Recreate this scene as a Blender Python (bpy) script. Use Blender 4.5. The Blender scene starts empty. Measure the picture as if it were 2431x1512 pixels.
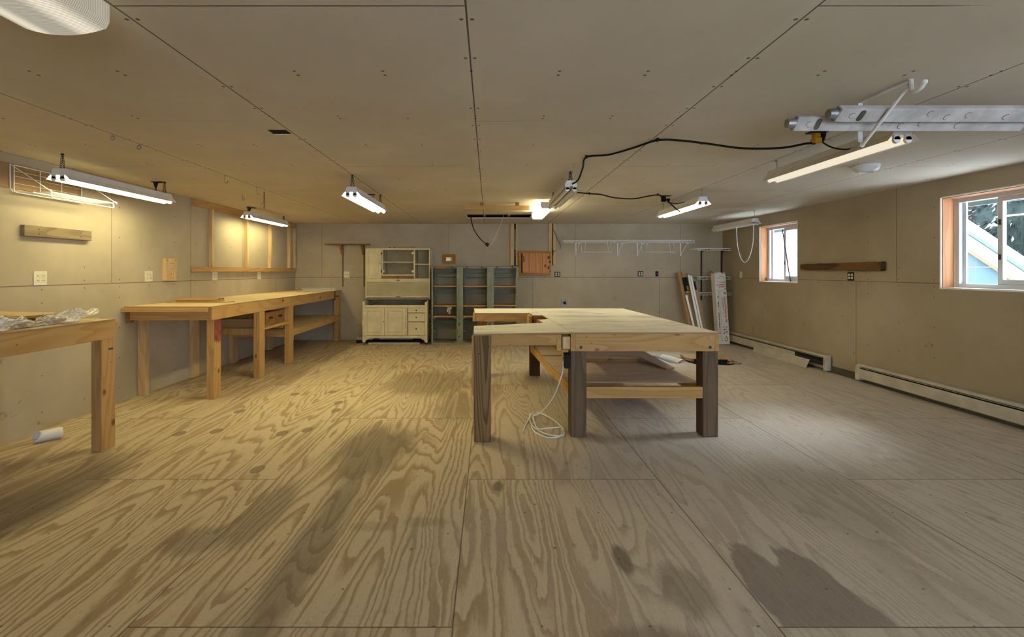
import bpy, bmesh, math, random
from mathutils import Vector, Matrix, Euler

random.seed(7)
SC = bpy.context.scene
COL = SC.collection
PI = math.pi
R = math.radians

# room, metres: x right, y into the room, z up
XL, XR, YB, YF, H = -3.75, 4.53, 8.894, -3.3, 2.252
F, CX, CY, EYE = 1090.0, 1160.0, 643.5, 1.334


def px(p, y):            # column on the plane at depth y -> x
    return (p - CX) * y / F


def pz(p, y):            # row on the plane at depth y -> z
    return EYE - (p - CY) * y / F


def ly(p):               # column -> depth along the left wall
    return XL * F / (p - CX)


def ry(p):               # column -> depth along the right wall
    return XR * F / (p - CX)


# ------------------------------------------------------------------ mesh builder
class B:
    def __init__(self):
        self.bm = bmesh.new()

    def box(self, x0, x1, y0, y1, z0, z1):
        m = Matrix.Translation(((x0 + x1) / 2, (y0 + y1) / 2, (z0 + z1) / 2)) @ Matrix.Diagonal((abs(x1 - x0), abs(y1 - y0), abs(z1 - z0), 1))
        bmesh.ops.create_cube(self.bm, size=1, matrix=m)
        return self

    def obox(self, c, size, rot):
        m = Matrix.Translation(c) @ rot.to_matrix().to_4x4() @ Matrix.Diagonal((*size, 1))
        bmesh.ops.create_cube(self.bm, size=1, matrix=m)
        return self

    def bar(self, p0, p1, w, t, up=(0, 0, 1)):      # rectangular bar between two points
        p0, p1, up = Vector(p0), Vector(p1), Vector(up)
        d = (p1 - p0).normalized()
        s = d.cross(up).normalized()
        u = s.cross(d)
        vs = []
        for p in (p0, p1):
            for a, b in ((-1, -1), (1, -1), (1, 1), (-1, 1)):
                vs.append(self.bm.verts.new(p + s * a * w / 2 + u * b * t / 2))
        for f in ((3, 2, 1, 0), (4, 5, 6, 7), (0, 1, 5, 4), (1, 2, 6, 5), (2, 3, 7, 6), (3, 0, 4, 7)):
            self.bm.faces.new([vs[i] for i in f])
        return self

    def cyl(self, p0, p1, r, r2=None, n=16):
        return self.tube([p0, p1], r, n, r2=r2)

    def tube(self, pts, r, n=8, closed=False, r2=None, radii=None):
        pts = [Vector(p) for p in pts]
        k = len(pts)
        rings, nrm = [], None
        for i, p in enumerate(pts):
            if closed:
                t = (pts[(i + 1) % k] - pts[i - 1]).normalized()
            else:
                t = (pts[min(i + 1, k - 1)] - pts[max(i - 1, 0)]).normalized()
            if nrm is None:
                a = Vector((0, 0, 1)) if abs(t.z) < .9 else Vector((1, 0, 0))
                nrm = t.cross(a).normalized()
            nrm = (nrm - t * nrm.dot(t)).normalized()
            bn = t.cross(nrm)
            rr = radii[i] if radii else (r if r2 is None else r + (r2 - r) * i / (k - 1))
            rings.append([self.bm.verts.new(p + (nrm * math.cos(2 * PI * j / n) + bn * math.sin(2 * PI * j / n)) * rr) for j in range(n)])
        for i in range(k if closed else k - 1):
            a, b = rings[i], rings[(i + 1) % k]
            for j in range(n):
                self.bm.faces.new((a[j], a[(j + 1) % n], b[(j + 1) % n], b[j]))
        if not closed:
            self.bm.faces.new(rings[0][::-1])
            self.bm.faces.new(rings[-1])
        return self

    def prism(self, poly, axis, lo, hi):            # extrude a 2-D outline along an axis
        def v(a, b, t):
            return {'x': (t, a, b), 'y': (a, t, b), 'z': (a, b, t)}[axis]
        lo_v = [self.bm.verts.new(v(a, b, lo)) for a, b in poly]
        hi_v = [self.bm.verts.new(v(a, b, hi)) for a, b in poly]
        k = len(poly)
        self.bm.faces.new(lo_v[::-1])
        self.bm.faces.new(hi_v)
        for i in range(k):
            self.bm.faces.new((lo_v[i], lo_v[(i + 1) % k], hi_v[(i + 1) % k], hi_v[i]))
        return self

    def lathe(self, prof, c, n=24, axis='z'):
        c = Vector(c)
        def pt(r, h, a):
            u, w = r * math.cos(a), r * math.sin(a)
            return c + Vector({'z': (u, w, h), 'y': (u, h, w), 'x': (h, u, w)}[axis])
        rings = [[self.bm.verts.new(pt(max(r, 1e-4), h, 2 * PI * j / n)) for j in range(n)] for r, h in prof]
        for a, b in zip(rings, rings[1:]):
            for j in range(n):
                self.bm.faces.new((a[j], a[(j + 1) % n], b[(j + 1) % n], b[j]))
        self.bm.faces.new(rings[0][::-1])
        self.bm.faces.new(rings[-1])
        return self

    def quad(self, *ps):
        self.bm.faces.new([self.bm.verts.new(p) for p in ps])
        return self

    def grid(self, fn, nu, nv):
        vs = [[self.bm.verts.new(fn(i / nu, j / nv)) for j in range(nv + 1)] for i in range(nu + 1)]
        for i in range(nu):
            for j in range(nv):
                self.bm.faces.new((vs[i][j], vs[i + 1][j], vs[i + 1][j + 1], vs[i][j + 1]))
        return self


def catmull(pts, sub=6):
    pts = [Vector(p) for p in pts]
    out = []
    for i in range(len(pts) - 1):
        p0, p1, p2, p3 = pts[max(i - 1, 0)], pts[i], pts[i + 1], pts[min(i + 2, len(pts) - 1)]
        for s in range(sub):
            t = s / sub
            out.append(.5 * ((2 * p1) + (p2 - p0) * t + (2 * p0 - 5 * p1 + 4 * p2 - p3) * t * t + (3 * p1 - p0 - 3 * p2 + p3) * t ** 3))
    out.append(pts[-1])
    return out


def finish(b, name, mat, bev=0, smooth=False, parent=None, inv=None, keep_origin=False, solid=0, base=True):
    bm = b.bm
    bmesh.ops.recalc_face_normals(bm, faces=bm.faces[:])
    if bev:
        es = [e for e in bm.edges if len(e.link_faces) == 2 and e.calc_face_angle(0) > .6]
        bmesh.ops.bevel(bm, geom=es, offset=bev, segments=1, affect='EDGES', clamp_overlap=True)
    if inv is not None:
        bmesh.ops.transform(bm, matrix=inv, verts=bm.verts[:])
    if smooth:
        for f in bm.faces:
            f.smooth = True
        for e in bm.edges:
            if len(e.link_faces) == 2 and e.calc_face_angle(0) > .7:
                e.smooth = False
    loc = Vector((0, 0, 0))
    if not keep_origin and bm.verts:
        lo = Vector([min(v.co[i] for v in bm.verts) for i in range(3)])
        hi = Vector([max(v.co[i] for v in bm.verts) for i in range(3)])
        loc = (lo + hi) / 2
        if parent is None and base:
            loc.z = lo.z
        bmesh.ops.translate(bm, vec=-loc, verts=bm.verts[:])
    me = bpy.data.meshes.new(name)
    bm.to_mesh(me)
    bm.free()
    me.materials.append(mat)
    o = bpy.data.objects.new(name, me)
    o.location = loc
    COL.objects.link(o)
    if parent is not None:
        o.parent = parent
    if solid:
        s = o.modifiers.new('thickness', 'SOLIDIFY')
        s.thickness = solid
    return o


def tag(o, label=None, cat=None, group=None, kind=None):
    for k, v in (('label', label), ('category', cat), ('group', group), ('kind', kind)):
        if v:
            o[k] = v
    return o


def solo(b, name, mat, label, cat, group=None, kind=None, **kw):
    return tag(finish(b, name, mat, **kw), label, cat, group, kind)


class Thing:
    """An Empty at the thing's base that parents its parts (built in room coordinates, or in its own with local=True)."""
    def __init__(self, name, label, cat, loc, rot=(0, 0, 0), group=None, kind=None):
        self.o = bpy.data.objects.new(name, None)
        self.o.empty_display_size = .05
        COL.objects.link(self.o)
        self.o.location = loc
        self.o.rotation_euler = rot
        tag(self.o, label, cat, group, kind)
        self.inv = (Matrix.Translation(loc) @ Euler(rot).to_matrix().to_4x4()).inverted()

    def part(self, b, name, mat, local=False, under=None, label=None, **kw):
        if under is None:
            o = finish(b, name, mat, parent=self.o, inv=None if local else self.inv, **kw)
        else:
            if not local:
                bmesh.ops.transform(b.bm, matrix=self.inv, verts=b.bm.verts[:])
            o = finish(b, name, mat, parent=under, inv=Matrix.Translation(-under.location), **kw)
        if label:
            o['label'] = label
        return o


def copy_thing(root, loc, label=None, group=None):
    """A copy of a thing with copies of its parts and sub-parts."""
    def dup(o, parent):
        c = o.copy()
        COL.objects.link(c)
        c.parent = parent
        for ch in list(o.children):
            dup(ch, c)
        return c
    r = dup(root, None)
    r.location = loc
    tag(r, label, group=group)
    return r


# ------------------------------------------------------------------ material graph helper
class V:
    def __init__(self, g, s):
        self.g, self.s = g, s

    def _o(self, op, *a):
        return self.g.m(op, *a)

    def __add__(self, o): return self._o('ADD', self, o)
    def __radd__(self, o): return self._o('ADD', o, self)
    def __sub__(self, o): return self._o('SUBTRACT', self, o)
    def __rsub__(self, o): return self._o('SUBTRACT', o, self)
    def __mul__(self, o): return self._o('MULTIPLY', self, o)
    def __rmul__(self, o): return self._o('MULTIPLY', o, self)
    def __truediv__(self, o): return self._o('DIVIDE', self, o)
    def __lt__(self, o): return self._o('LESS_THAN', self, o)
    def __gt__(self, o): return self._o('GREATER_THAN', self, o)
    def floor(self): return self._o('FLOOR', self)
    def fract(self): return self._o('FRACT', self)
    def abs(self): return self._o('ABSOLUTE', self)
    def min(self, o): return self._o('MINIMUM', self, o)
    def max(self, o): return self._o('MAXIMUM', self, o)
    def sin(self): return self._o('SINE', self)
    def pow(self, o): return self._o('POWER', self, o)
    def mod2(self): return self._o('FLOORED_MODULO', self, 2.0)
    def mod(self, q): return self._o('FLOORED_MODULO', self, q)
    def clamp(self): return self.max(0.0).min(1.0)

    def step(self, a, b):                         # smooth 0..1 between a and b
        n = self.g.nt.nodes.new('ShaderNodeMapRange')
        n.interpolation_type = 'SMOOTHSTEP'
        self.g.put(n.inputs['Value'], self)
        rev = a > b
        n.inputs['From Min'].default_value, n.inputs['From Max'].default_value = min(a, b), max(a, b)
        n.inputs['To Min'].default_value, n.inputs['To Max'].default_value = (1, 0) if rev else (0, 1)
        return V(self.g, n.outputs['Result'])


class G:
    def __init__(self, name):
        self.mat = bpy.data.materials.new(name)
        self.mat.use_nodes = True
        self.nt = self.mat.node_tree
        self.bsdf = self.nt.nodes['Principled BSDF']
        self.out = self.nt.nodes['Material Output']

    def put(self, inp, v):
        if isinstance(v, V):
            self.nt.links.new(v.s, inp)
        elif isinstance(v, (tuple, list)) and len(v) == 3 and len(getattr(inp, 'default_value', (0,))) == 4:
            inp.default_value = (*v, 1)
        else:
            inp.default_value = v

    def m(self, op, *a):
        n = self.nt.nodes.new('ShaderNodeMath')
        n.operation = op
        for i, v in enumerate(a):
            self.put(n.inputs[i], v)
        return V(self, n.outputs[0])

    def obj(self):
        n = self.nt.nodes.new('ShaderNodeTexCoord')
        s = self.nt.nodes.new('ShaderNodeSeparateXYZ')
        self.nt.links.new(n.outputs['Object'], s.inputs[0])
        return [V(self, s.outputs[i]) for i in range(3)]

    def rand(self):
        return V(self, self.nt.nodes.new('ShaderNodeObjectInfo').outputs['Random'])

    def xyz(self, x, y, z):
        n = self.nt.nodes.new('ShaderNodeCombineXYZ')
        for i, v in enumerate((x, y, z)):
            self.put(n.inputs[i], v)
        return V(self, n.outputs[0])

    def noise(self, vec, scale=1.0, detail=2.0, rough=.5, dist=0.0):
        n = self.nt.nodes.new('ShaderNodeTexNoise')
        self.put(n.inputs['Vector'], vec)
        for k, v in (('Scale', scale), ('Detail', detail), ('Roughness', rough), ('Distortion', dist)):
            n.inputs[k].default_value = v
        return V(self, n.outputs[0])

    def voronoi(self, vec, scale=1.0):
        n = self.nt.nodes.new('ShaderNodeTexVoronoi')
        self.put(n.inputs['Vector'], vec)
        n.inputs['Scale'].default_value = scale
        s = self.nt.nodes.new('ShaderNodeSeparateXYZ')
        self.nt.links.new(n.outputs['Color'], s.inputs[0])
        return V(self, n.outputs['Distance']), V(self, s.outputs[0])

    def mix(self, f, a, b, mode='MIX'):
        n = self.nt.nodes.new('ShaderNodeMix')
        n.data_type = 'RGBA'
        n.blend_type = mode
        self.put(n.inputs[0], f)
        self.put(n.inputs[6], a)
        self.put(n.inputs[7], b)
        return V(self, n.outputs[2])

    def bump(self, h, strength=.3, dist=.005):
        n = self.nt.nodes.new('ShaderNodeBump')
        n.inputs['Strength'].default_value = strength
        n.inputs['Distance'].default_value = dist
        self.put(n.inputs['Height'], h)
        self.nt.links.new(n.outputs[0], self.bsdf.inputs['Normal'])

    def done(self, col, rough=.7, metal=0.0, spec=.3):
        self.put(self.bsdf.inputs['Base Color'], col)
        self.put(self.bsdf.inputs['Roughness'], rough)
        self.put(self.bsdf.inputs['Metallic'], metal)
        self.bsdf.inputs['Specular IOR Level'].default_value = spec
        return self.mat


def plain(name, col, rough=.6, metal=0.0, var=.12, scale=9.0, spec=.3):
    """One colour with a little uneven wear."""
    g = G(name)
    x, y, z = g.obj()
    n = g.noise(g.xyz(x, y, z), scale, 4, .6)
    dark = tuple(c * (1 - var * 2) for c in col)
    return g.done(g.mix(n.step(.35, .7), dark, col), rough, metal, spec)


def emit(name, col, strength):
    g = G(name)
    e = g.nt.nodes.new('ShaderNodeEmission')
    e.inputs[0].default_value = (*col, 1)
    e.inputs[1].default_value = strength
    g.nt.links.new(e.outputs[0], g.out.inputs[0])
    return g.mat


_w = {}


def wood(kind, axis):
    """Sawn lumber with grain, growth rings and knots running along an axis."""
    if (kind, axis) in _w:
        return _w[kind, axis]
    light, dark, knotc, kn, ring = {
        'pine': ((.50, .305, .118), (.385, .21, .068), (.14, .06, .02), .8, 10),
        'pale': ((.62, .45, .24), (.50, .33, .15), (.20, .10, .04), .45, 7),
        'treated': ((.28, .18, .075), (.075, .042, .017), (.05, .03, .015), .12, 15),
        'greyed': ((.16, .105, .062), (.085, .055, .032), (.04, .03, .02), .12, 9),
        'orange': ((.44, .205, .045), (.34, .14, .028), (.09, .035, .012), .6, 6),
        'cedar': ((.54, .265, .125), (.43, .19, .08), (.10, .035, .02), .6, 6),
        'brownish': ((.30, .155, .05), (.20, .095, .03), (.06, .03, .015), .3, 8),
        'weathered': ((.26, .195, .115), (.17, .12, .07), (.07, .045, .03), .3, 9),
        'burnt': ((.22, .105, .035), (.06, .03, .014), (.02, .012, .008), .6, 4),
        'darkstain': ((.10, .05, .022), (.055, .028, .014), (.02, .01, .01), .3, 9),
    }[kind]
    g = G('wood_%s_%s' % (kind, axis))
    c = g.obj()
    i = 'xyz'.index(axis)
    al, a, b = c[i], c[(i + 1) % 3], c[(i + 2) % 3]
    rnd = g.rand()
    off = rnd * 37.0
    n = g.noise(g.xyz(a * 5.5 + off, b * 5.5 + off, al * .55 + off), 1, 1.5)
    f = (n * ring).fract()
    band = f.step(.35, .95) * f.step(1.0, .95)
    fine = g.noise(g.xyz(a * 130 + off, b * 130, al * 4), 1, 2)
    d, rc = g.voronoi(g.xyz(a * 6 + off, b * 6 + off, al * 4.2 + off), 1)
    knot = d.step(.165, .085) * (rc < kn)
    d2, rc2 = g.voronoi(g.xyz(a * 17 + off, b * 17 + off, al * 11 + off), 1)
    nail = d2.step(.085, .05) * (rc2 < .34)
    col = g.mix(band * .8, light, dark)
    col = g.mix(fine.step(.45, .8) * .35, col, dark)
    col = g.mix((rnd * 7.0).fract() * .35, col, dark)
    col = g.mix(knot * .85, col, knotc)
    if kind in ('pine', 'pale', 'brownish', 'orange'):
        col = g.mix(nail * .7, col, (.07, .04, .02))
    g.bump(fine, .25, .002)
    _w[kind, axis] = g.done(col, .75, spec=.2)
    return _w[kind, axis]
# ------------------------------------------------------------------ surface materials
def ellipse(g, x, y, cx, cy, rx, ry, soft, n=None, wob=0.0):
    dx, dy = (x - cx) * (1 / rx), (y - cy) * (1 / ry)
    d = g.m('SQRT', dx * dx + dy * dy)
    if n is not None:
        d = d + (n - .5) * wob
    return d.step(1.0 + soft, 1.0 - soft)


def floor_material():
    """Bare plywood sheets with cathedral grain, staggered joints, patch plugs, stains and a torn veneer."""
    g = G('plywood_floor')
    x, y, z = g.obj()
    W, L = 1.219, 2.44
    cx = (x + 1.354) / W
    col_i = cx.floor()
    fx = cx.fract() * W
    ry_ = (y - 1.72 - col_i.mod2() * 1.22) / L
    row_i = ry_.floor()
    fy = ry_.fract() * L
    sid = col_i * 7.31 + row_i * 3.77
    ex = fx.min(W - fx)
    ey = fy.min(L - fy)
    joint = (ex.min(ey)).step(.0042, .0012)
    wig = g.noise(g.xyz(x * 5.0, y * 1.5, sid), 1, 4, .62)
    n = g.noise(g.xyz(x * 2.7 + wig * .26, y * .27 + wig * .10, sid), 1, 1.6, .5)
    rings = (n * 27.0 + sid * .37)
    f = rings.fract()
    edge = g.noise(g.xyz(x * 62, y * 8, sid), 1, 3, .6)
    f = f + (edge - .5) * .50
    late = f.step(.42, .86) * f.step(1.03, .95)
    zone = g.noise(g.xyz(x * 1.5, y * .5, sid + 9.0), 1, 1)
    wide = (n * 11.0 + .3).fract()
    patchy = (wide + (edge - .5) * .2).step(.62, .70) * (wide + (edge - .5) * .2).step(1.0, .94) * zone.step(.50, .60)
    fine = g.noise(g.xyz(x * 150, y * 6, sid), 1, 2)
    big = g.noise(g.xyz(x * .7, y * .7, 3.1), 1, 4, .6)
    light, dark = (.555, .445, .295), (.315, .205, .108)
    c = g.mix((late * .86).max(patchy * .85), light, dark)
    c = g.mix(fine.step(.4, .85) * .30, c, (.30, .21, .13))
    # each sheet its own tone, foot-worn grey patches
    tone = (sid * 1.713).fract()
    c = g.mix(tone * .25, c, (.46, .36, .25))
    wear = big.step(.48, .72)
    c = g.mix(wear * .32, c, (.36, .32, .275))
    # sheets turn greyer towards the window side of the room
    c = g.mix((x + big * 1.6).step(.3, 2.0) * .50, c, (.52, .49, .45))
    # dark grime in scattered smears and spots
    sm = g.noise(g.xyz(x * 3.1, y * .8, 6.0), 1, 5, .65)
    c = g.mix(sm.step(.62, .78) * .5, c, (.17, .13, .09))
    dd, rc = g.voronoi(g.xyz(x * 4.2, y * 4.2, 0.0), 1)
    c = g.mix(dd.step(.042, .02) * (rc < .55) * .8, c, (.10, .075, .055))
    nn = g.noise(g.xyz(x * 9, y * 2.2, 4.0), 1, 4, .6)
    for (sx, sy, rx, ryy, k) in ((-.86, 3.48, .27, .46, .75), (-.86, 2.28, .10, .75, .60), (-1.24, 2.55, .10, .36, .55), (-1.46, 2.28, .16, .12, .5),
                                 (-.70, 5.55, .55, .62, .55), (-.30, 4.5, .2, .5, .35), (-2.6, 2.6, .22, .7, .5), (.60, 1.62, .22, .10, .5), (1.95, 2.75, .35, .5, .28),  # first ellipse: floor shadow left of the table painted in with a stain
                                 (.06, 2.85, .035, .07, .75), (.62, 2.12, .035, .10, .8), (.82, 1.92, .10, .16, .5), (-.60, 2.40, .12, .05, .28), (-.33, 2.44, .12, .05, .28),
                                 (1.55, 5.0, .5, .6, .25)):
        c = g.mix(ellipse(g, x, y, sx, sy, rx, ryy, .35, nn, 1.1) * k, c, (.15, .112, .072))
    # patch plugs set in the face veneer
    for (sx, sy) in ((-1.555, 3.09), (-2.27, 3.83), (-2.54, 3.77), (-1.70, 3.78), (-1.525, 3.86), (-2.37, 4.37), (-2.10, 4.98), (-1.72, 5.07), (-1.52, 4.66), (-1.46, 4.40)):
        m = ellipse(g, x, y, sx, sy, .043, .062, .12)
        c = g.mix(m * .75, c, (.13, .09, .055))
        c = g.mix(ellipse(g, x, y, sx, sy, .033, .050, .2, nn, .5) * .6, c, (.29, .22, .14))
    # torn face veneer showing the grey ply below, beside the joint
    tear = ellipse(g, x, y, 1.20, 1.80, .105, .46, .06, nn, 1.3).max(ellipse(g, x, y, 1.40, 1.80, .115, .42, .06, nn, 1.3)).max(ellipse(g, x, y, 1.30, 1.72, .21, .17, .06, nn, .6)) * (y > 1.722)
    c = g.mix(tear * .85, c, g.mix(fine.step(.3, .8), (.25, .20, .165), (.20, .16, .13)))
    dirt = g.noise(g.xyz(x * 16, y * 7, 8.0), 1, 5, .7)
    c = g.mix(dirt.step(.56, .76) * .5, c, (.17, .13, .09))
    grit = g.noise(g.xyz(x * 85, y * 42, 3.0), 1, 4, .75)
    c = g.mix(grit.step(.52, .74) * .42, c, (.20, .15, .10))
    c = g.mix(grit.step(.44, .28) * .25, c, (.70, .60, .44))
    # nail heads along the joints and joists
    jx, jy = fx.min(W - fx), (y * (1 / .203)).fract() * .203
    nx = (x * (1 / .406)).fract() * .406
    nails = g.m('SQRT', (nx - .2) * (nx - .2) + (jy - .1) * (jy - .1)).step(.0065, .004)
    ny = (y * (1 / .406)).fract() * .406
    keep = g.noise(g.xyz(x * 5, y * 5, 2), 1, 0) > .52
    c = g.mix(nails * keep * .75, c, (.07, .055, .045))
    c = g.mix(joint * .8, c, (.075, .055, .04))
    g.bump(fine * .4 - joint * 3.0, .3, .002)
    return g.done(c, .72, spec=.25)


def drywall(name, along, lo_seams, hi_seams, split, base=(.47, .40, .295), dark=(.385, .32, .225)):
    """Bare unpainted wallboard: taped joints left open, screw heads, scuffs. `along` is the running axis."""
    g = G(name)
    c3 = g.obj()
    u = c3[0] if along == 'x' else c3[1]
    w = c3[2]
    n = g.noise(g.xyz(c3[0], c3[1], c3[2]), .9, 4, .6)
    col = g.mix(n.step(.35, .72), dark, base)
    fine = g.noise(g.xyz(c3[0] * 40, c3[1] * 40, c3[2] * 60), 1, 3)
    col = g.mix(fine.step(.45, .8) * .18, col, dark)
    lines = (w - split).abs().step(.0055, .002)
    for s, (a, b) in [(s, (split, 9)) for s in hi_seams] + [(s, (-1, split)) for s in lo_seams]:
        lines = lines.max((u - s).abs().step(.0045, .0015) * (w > a) * (w < b))
    # screws: pairs of rows on the studs
    su = (u * (1 / .406)).fract() * .406 - .2
    sw = (w * (1 / .305)).fract() * .305 - .15
    keep = g.noise(g.xyz((u * (1 / .406)).floor() * 3.3, (w * (1 / .305)).floor() * 5.7, 1.0), 1, 0) > .46
    scr = g.m('SQRT', su * su + sw * sw).step(.0075, .0045) * keep
    ew = (w - split).abs()
    scr2 = g.m('SQRT', su * su + (ew - .035) * (ew - .035)).step(.0075, .0045)
    col = g.mix(scr.max(scr2) * .8, col, (.055, .045, .035))
    # scuffs and grime low on the sheets
    sc = g.noise(g.xyz(c3[0] * 5, c3[1] * 5, c3[2] * 7), 1, 6, .7)
    col = g.mix(sc.step(.62, .72) * w.step(1.3, .5) * .6, col, (.10, .08, .06))
    wh = g.noise(g.xyz(c3[0] * 3 + 7, c3[1] * 3, c3[2] * 30), 1, 4, .7)
    col = g.mix(wh.step(.70, .78) * .35, col, (.62, .57, .48))
    col = g.mix(lines * .75, col, (.075, .06, .045))
    return g.done(col, .85, spec=.15)


def ceiling_material():
    g = G('ceiling_wallboard')
    x, y, z = g.obj()
    base, dark = (.64, .575, .455), (.565, .505, .39)
    n = g.noise(g.xyz(x, y, 0.0), .8, 4, .6)
    c = g.mix(n.step(.35, .7), dark, base)
    W, L = 1.22, 2.44
    cx = (x + 1.30) / W
    ci = cx.floor()
    fx = cx.fract() * W
    ry_ = (y - 1.59 - ci.mod2() * 1.22) / L
    fy = ry_.fract() * L
    ex, ey = fx.min(W - fx), fy.min(L - fy)
    keepx = g.noise(g.xyz(x * .9, y * .9, 5.0), 1, 1)
    joint = ex.step(.0050, .0018).max(ey.step(.0045, .0015) * keepx.step(.36, .5))
    taper = ex.step(.075, .03)
    c = g.mix(taper * .12, c, (.72, .67, .56))
    su = ((x + .08 + .2) * (1 / .406)).fract() * .406 - .2
    pair = ((y * (1 / .61)).fract() * .61 - .3).abs() - .022
    scr = g.m('SQRT', su * su + pair * pair).step(.0095, .0055)
    jx = (ex - .02)
    jy = (y * (1 / .305)).fract() * .305 - .15
    scr = scr.max(g.m('SQRT', jx * jx + jy * jy).step(.0095, .0055))
    keep = g.noise(g.xyz(x * 1.7, y * 1.7, 2.0), 1, 1) > .40
    c = g.mix(scr * keep * .85, c, (.04, .032, .025))
    # pale trowel scrapes in rows, as handled board has
    row = ((x * (1 / .30)).fract() - .5).abs().step(.16, .08)
    dash = g.noise(g.xyz(x * 9, y * 62, 3.0), 1, 3, .7)
    c = g.mix(row * dash.step(.64, .72) * n.step(.42, .60) * .38, c, (.66, .60, .48))
    sm = g.noise(g.xyz(x * 3, y * 3, 11.0), 1, 5, .65)
    c = g.mix(sm.step(.66, .80) * .35, c, (.20, .165, .12))
    fine = g.noise(g.xyz(x * 90, y * 90, 1.0), 1, 2)
    c = g.mix(fine.step(.5, .8) * .10, c, dark)
    c = g.mix(joint * .85, c, (.05, .04, .03))
    g.bump(joint * -2.0 - taper * .8 + fine * .05, .35, .003)
    return g.done(c, .88, spec=.1)


def table_ply_material(name, light, dark, grime, amount):
    g = G(name)
    x, y, z = g.obj()
    off = g.rand() * 19.0
    n = g.noise(g.xyz(x * .5 + off, y * 2.4 + off, off), 1, 2)
    f = (n * 9.0).fract()
    fine = g.noise(g.xyz(x * 6, y * 120, z * 50 + off), 1, 2)
    c = g.mix(f.step(.5, .95) * .45, light, dark)
    c = g.mix(fine.step(.45, .85) * .3, c, dark)
    s = g.noise(g.xyz(x * 1.3 + off, y * 3.5, 2.0), 1, 5, .62)
    c = g.mix(s.step(.47, .66) * amount, c, grime)
    d, rc = g.voronoi(g.xyz(x * 5, y * 5, 1.0), 1)
    c = g.mix(d.step(.07, .03) * (rc < .3) * .6, c, (.12, .09, .06))
    geo = g.nt.nodes.new('ShaderNodeNewGeometry')           # sawn edges show the brown inner plies
    sep = g.nt.nodes.new('ShaderNodeSeparateXYZ')
    g.nt.links.new(geo.outputs['True Normal'], sep.inputs[0])
    side = V(g, sep.outputs[2]).abs() < .5
    ply = (z * 420.0).fract().step(.3, .6)
    c = g.mix(side, c, g.mix(ply, (.26, .15, .07), (.38, .24, .12)))
    return g.done(c, .7, spec=.25)


M = {}
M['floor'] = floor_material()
M['ceiling'] = ceiling_material()
M['wall_left'] = drywall('wallboard_left', 'y', (5.78, 8.1), (4.567, 5.78, 7.0), 1.212)
M['wall_back'] = drywall('wallboard_back', 'x', (.857, 3.31, -1.6), (-3.23, -.775, 1.681, 3.71), 1.214)
M['wall_right'] = drywall('wallboard_right', 'y', (5.66, 3.2), (5.1,), 1.21, (.41, .335, .225), (.34, .27, .17))
M['ply_top'] = table_ply_material('tabletop_plywood', (.84, .79, .69), (.72, .645, .53), (.46, .435, .40), .7)
M['ply_bench'] = table_ply_material('bench_plywood', (.66, .52, .30), (.52, .38, .18), (.40, .29, .15), .35)
M['ply_shelf'] = table_ply_material('shelf_plywood', (.56, .44, .33), (.42, .29, .18), (.36, .30, .26), .4)
M['ply_scrap'] = table_ply_material('scrap_plywood', (.60, .45, .22), (.45, .31, .13), (.30, .20, .09), .4)
M['ply_amber'] = table_ply_material('amber_plywood', (.52, .33, .10), (.42, .25, .07), (.36, .20, .06), .3)
M['white_wire'] = plain('white_vinyl_wire', (.78, .77, .74), .45, var=.04)
M['white_metal'] = plain('white_enamel', (.72, .70, .66), .4, var=.06)
M['dusty_metal'] = plain('dusty_white_metal', (.56, .53, .48), .6, var=.16, scale=7)
M['grey_metal'] = plain('galvanised_steel', (.30, .30, .29), .45, .7, var=.15)
M['dark_metal'] = plain('dark_steel', (.06, .055, .05), .5, .5)
M['black'] = plain('black_rubber', (.014, .013, .012), .65, spec=.12)
M['black_plastic'] = plain('black_plastic', (.020, .019, .017), .6, spec=.12)
M['yellow'] = plain('yellow_plastic', (.62, .30, .012), .45)
M['cream'] = plain('cream_paint', (.67, .575, .355), .5, var=.09, scale=5)
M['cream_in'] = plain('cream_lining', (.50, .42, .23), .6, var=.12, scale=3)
M['ivory'] = plain('ivory_plastic', (.70, .65, .50), .4, var=.03)
M['green'] = plain('sage_enamel', (.27, .285, .20), .5, .15, var=.14, scale=4)
M['heater'] = plain('heater_enamel', (.55, .49, .38), .5, var=.10, scale=5)
M['heater_dark'] = plain('heater_fins', (.16, .145, .12), .5, .6)
M['brown_metal'] = plain('brown_standard', (.055, .03, .02), .5)
M['cardboard'] = plain('cardboard', (.40, .27, .145), .85, var=.07)
M['cardboard_in'] = plain('cardboard_inside', (.34, .225, .115), .85, var=.07)
M['white_card'] = plain('printed_white_card', (.68, .64, .58), .6, var=.03)
M['red_ink'] = plain('red_ink', (.52, .035, .04), .6, var=.05)
M['blue_ink'] = plain('dark_blue_ink', (.035, .04, .07), .6, var=.05)
M['paper'] = plain('white_paper', (.80, .77, .70), .8, var=.03)
M['tube_off'] = plain('unlit_glass_tube', (.80, .79, .75), .25, var=.03, spec=.5)
M['vinyl'] = plain('window_vinyl', (.62, .63, .64), .4, var=.03)
M['jamb'] = wood('cedar', 'z')
M['snow'] = plain('snow', (.90, .92, .95), .8, var=.03, scale=2)
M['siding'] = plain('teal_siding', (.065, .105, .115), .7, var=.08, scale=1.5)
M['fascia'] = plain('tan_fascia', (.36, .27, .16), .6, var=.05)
M['soffit'] = plain('painted_soffit', (.42, .47, .48), .6, var=.05)
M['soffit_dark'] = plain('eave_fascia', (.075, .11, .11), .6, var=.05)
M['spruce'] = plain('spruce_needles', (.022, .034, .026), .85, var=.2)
M['bark'] = plain('bark', (.08, .055, .04), .9, var=.2)
M['inside'] = plain('dark_hollow', (.012, .010, .008), .9)
M['red_stain'] = plain('red_paint_stain', (.27, .065, .045), .7, var=.22, scale=14)
M['string'] = plain('white_string', (.62, .58, .48), .8)
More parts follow.
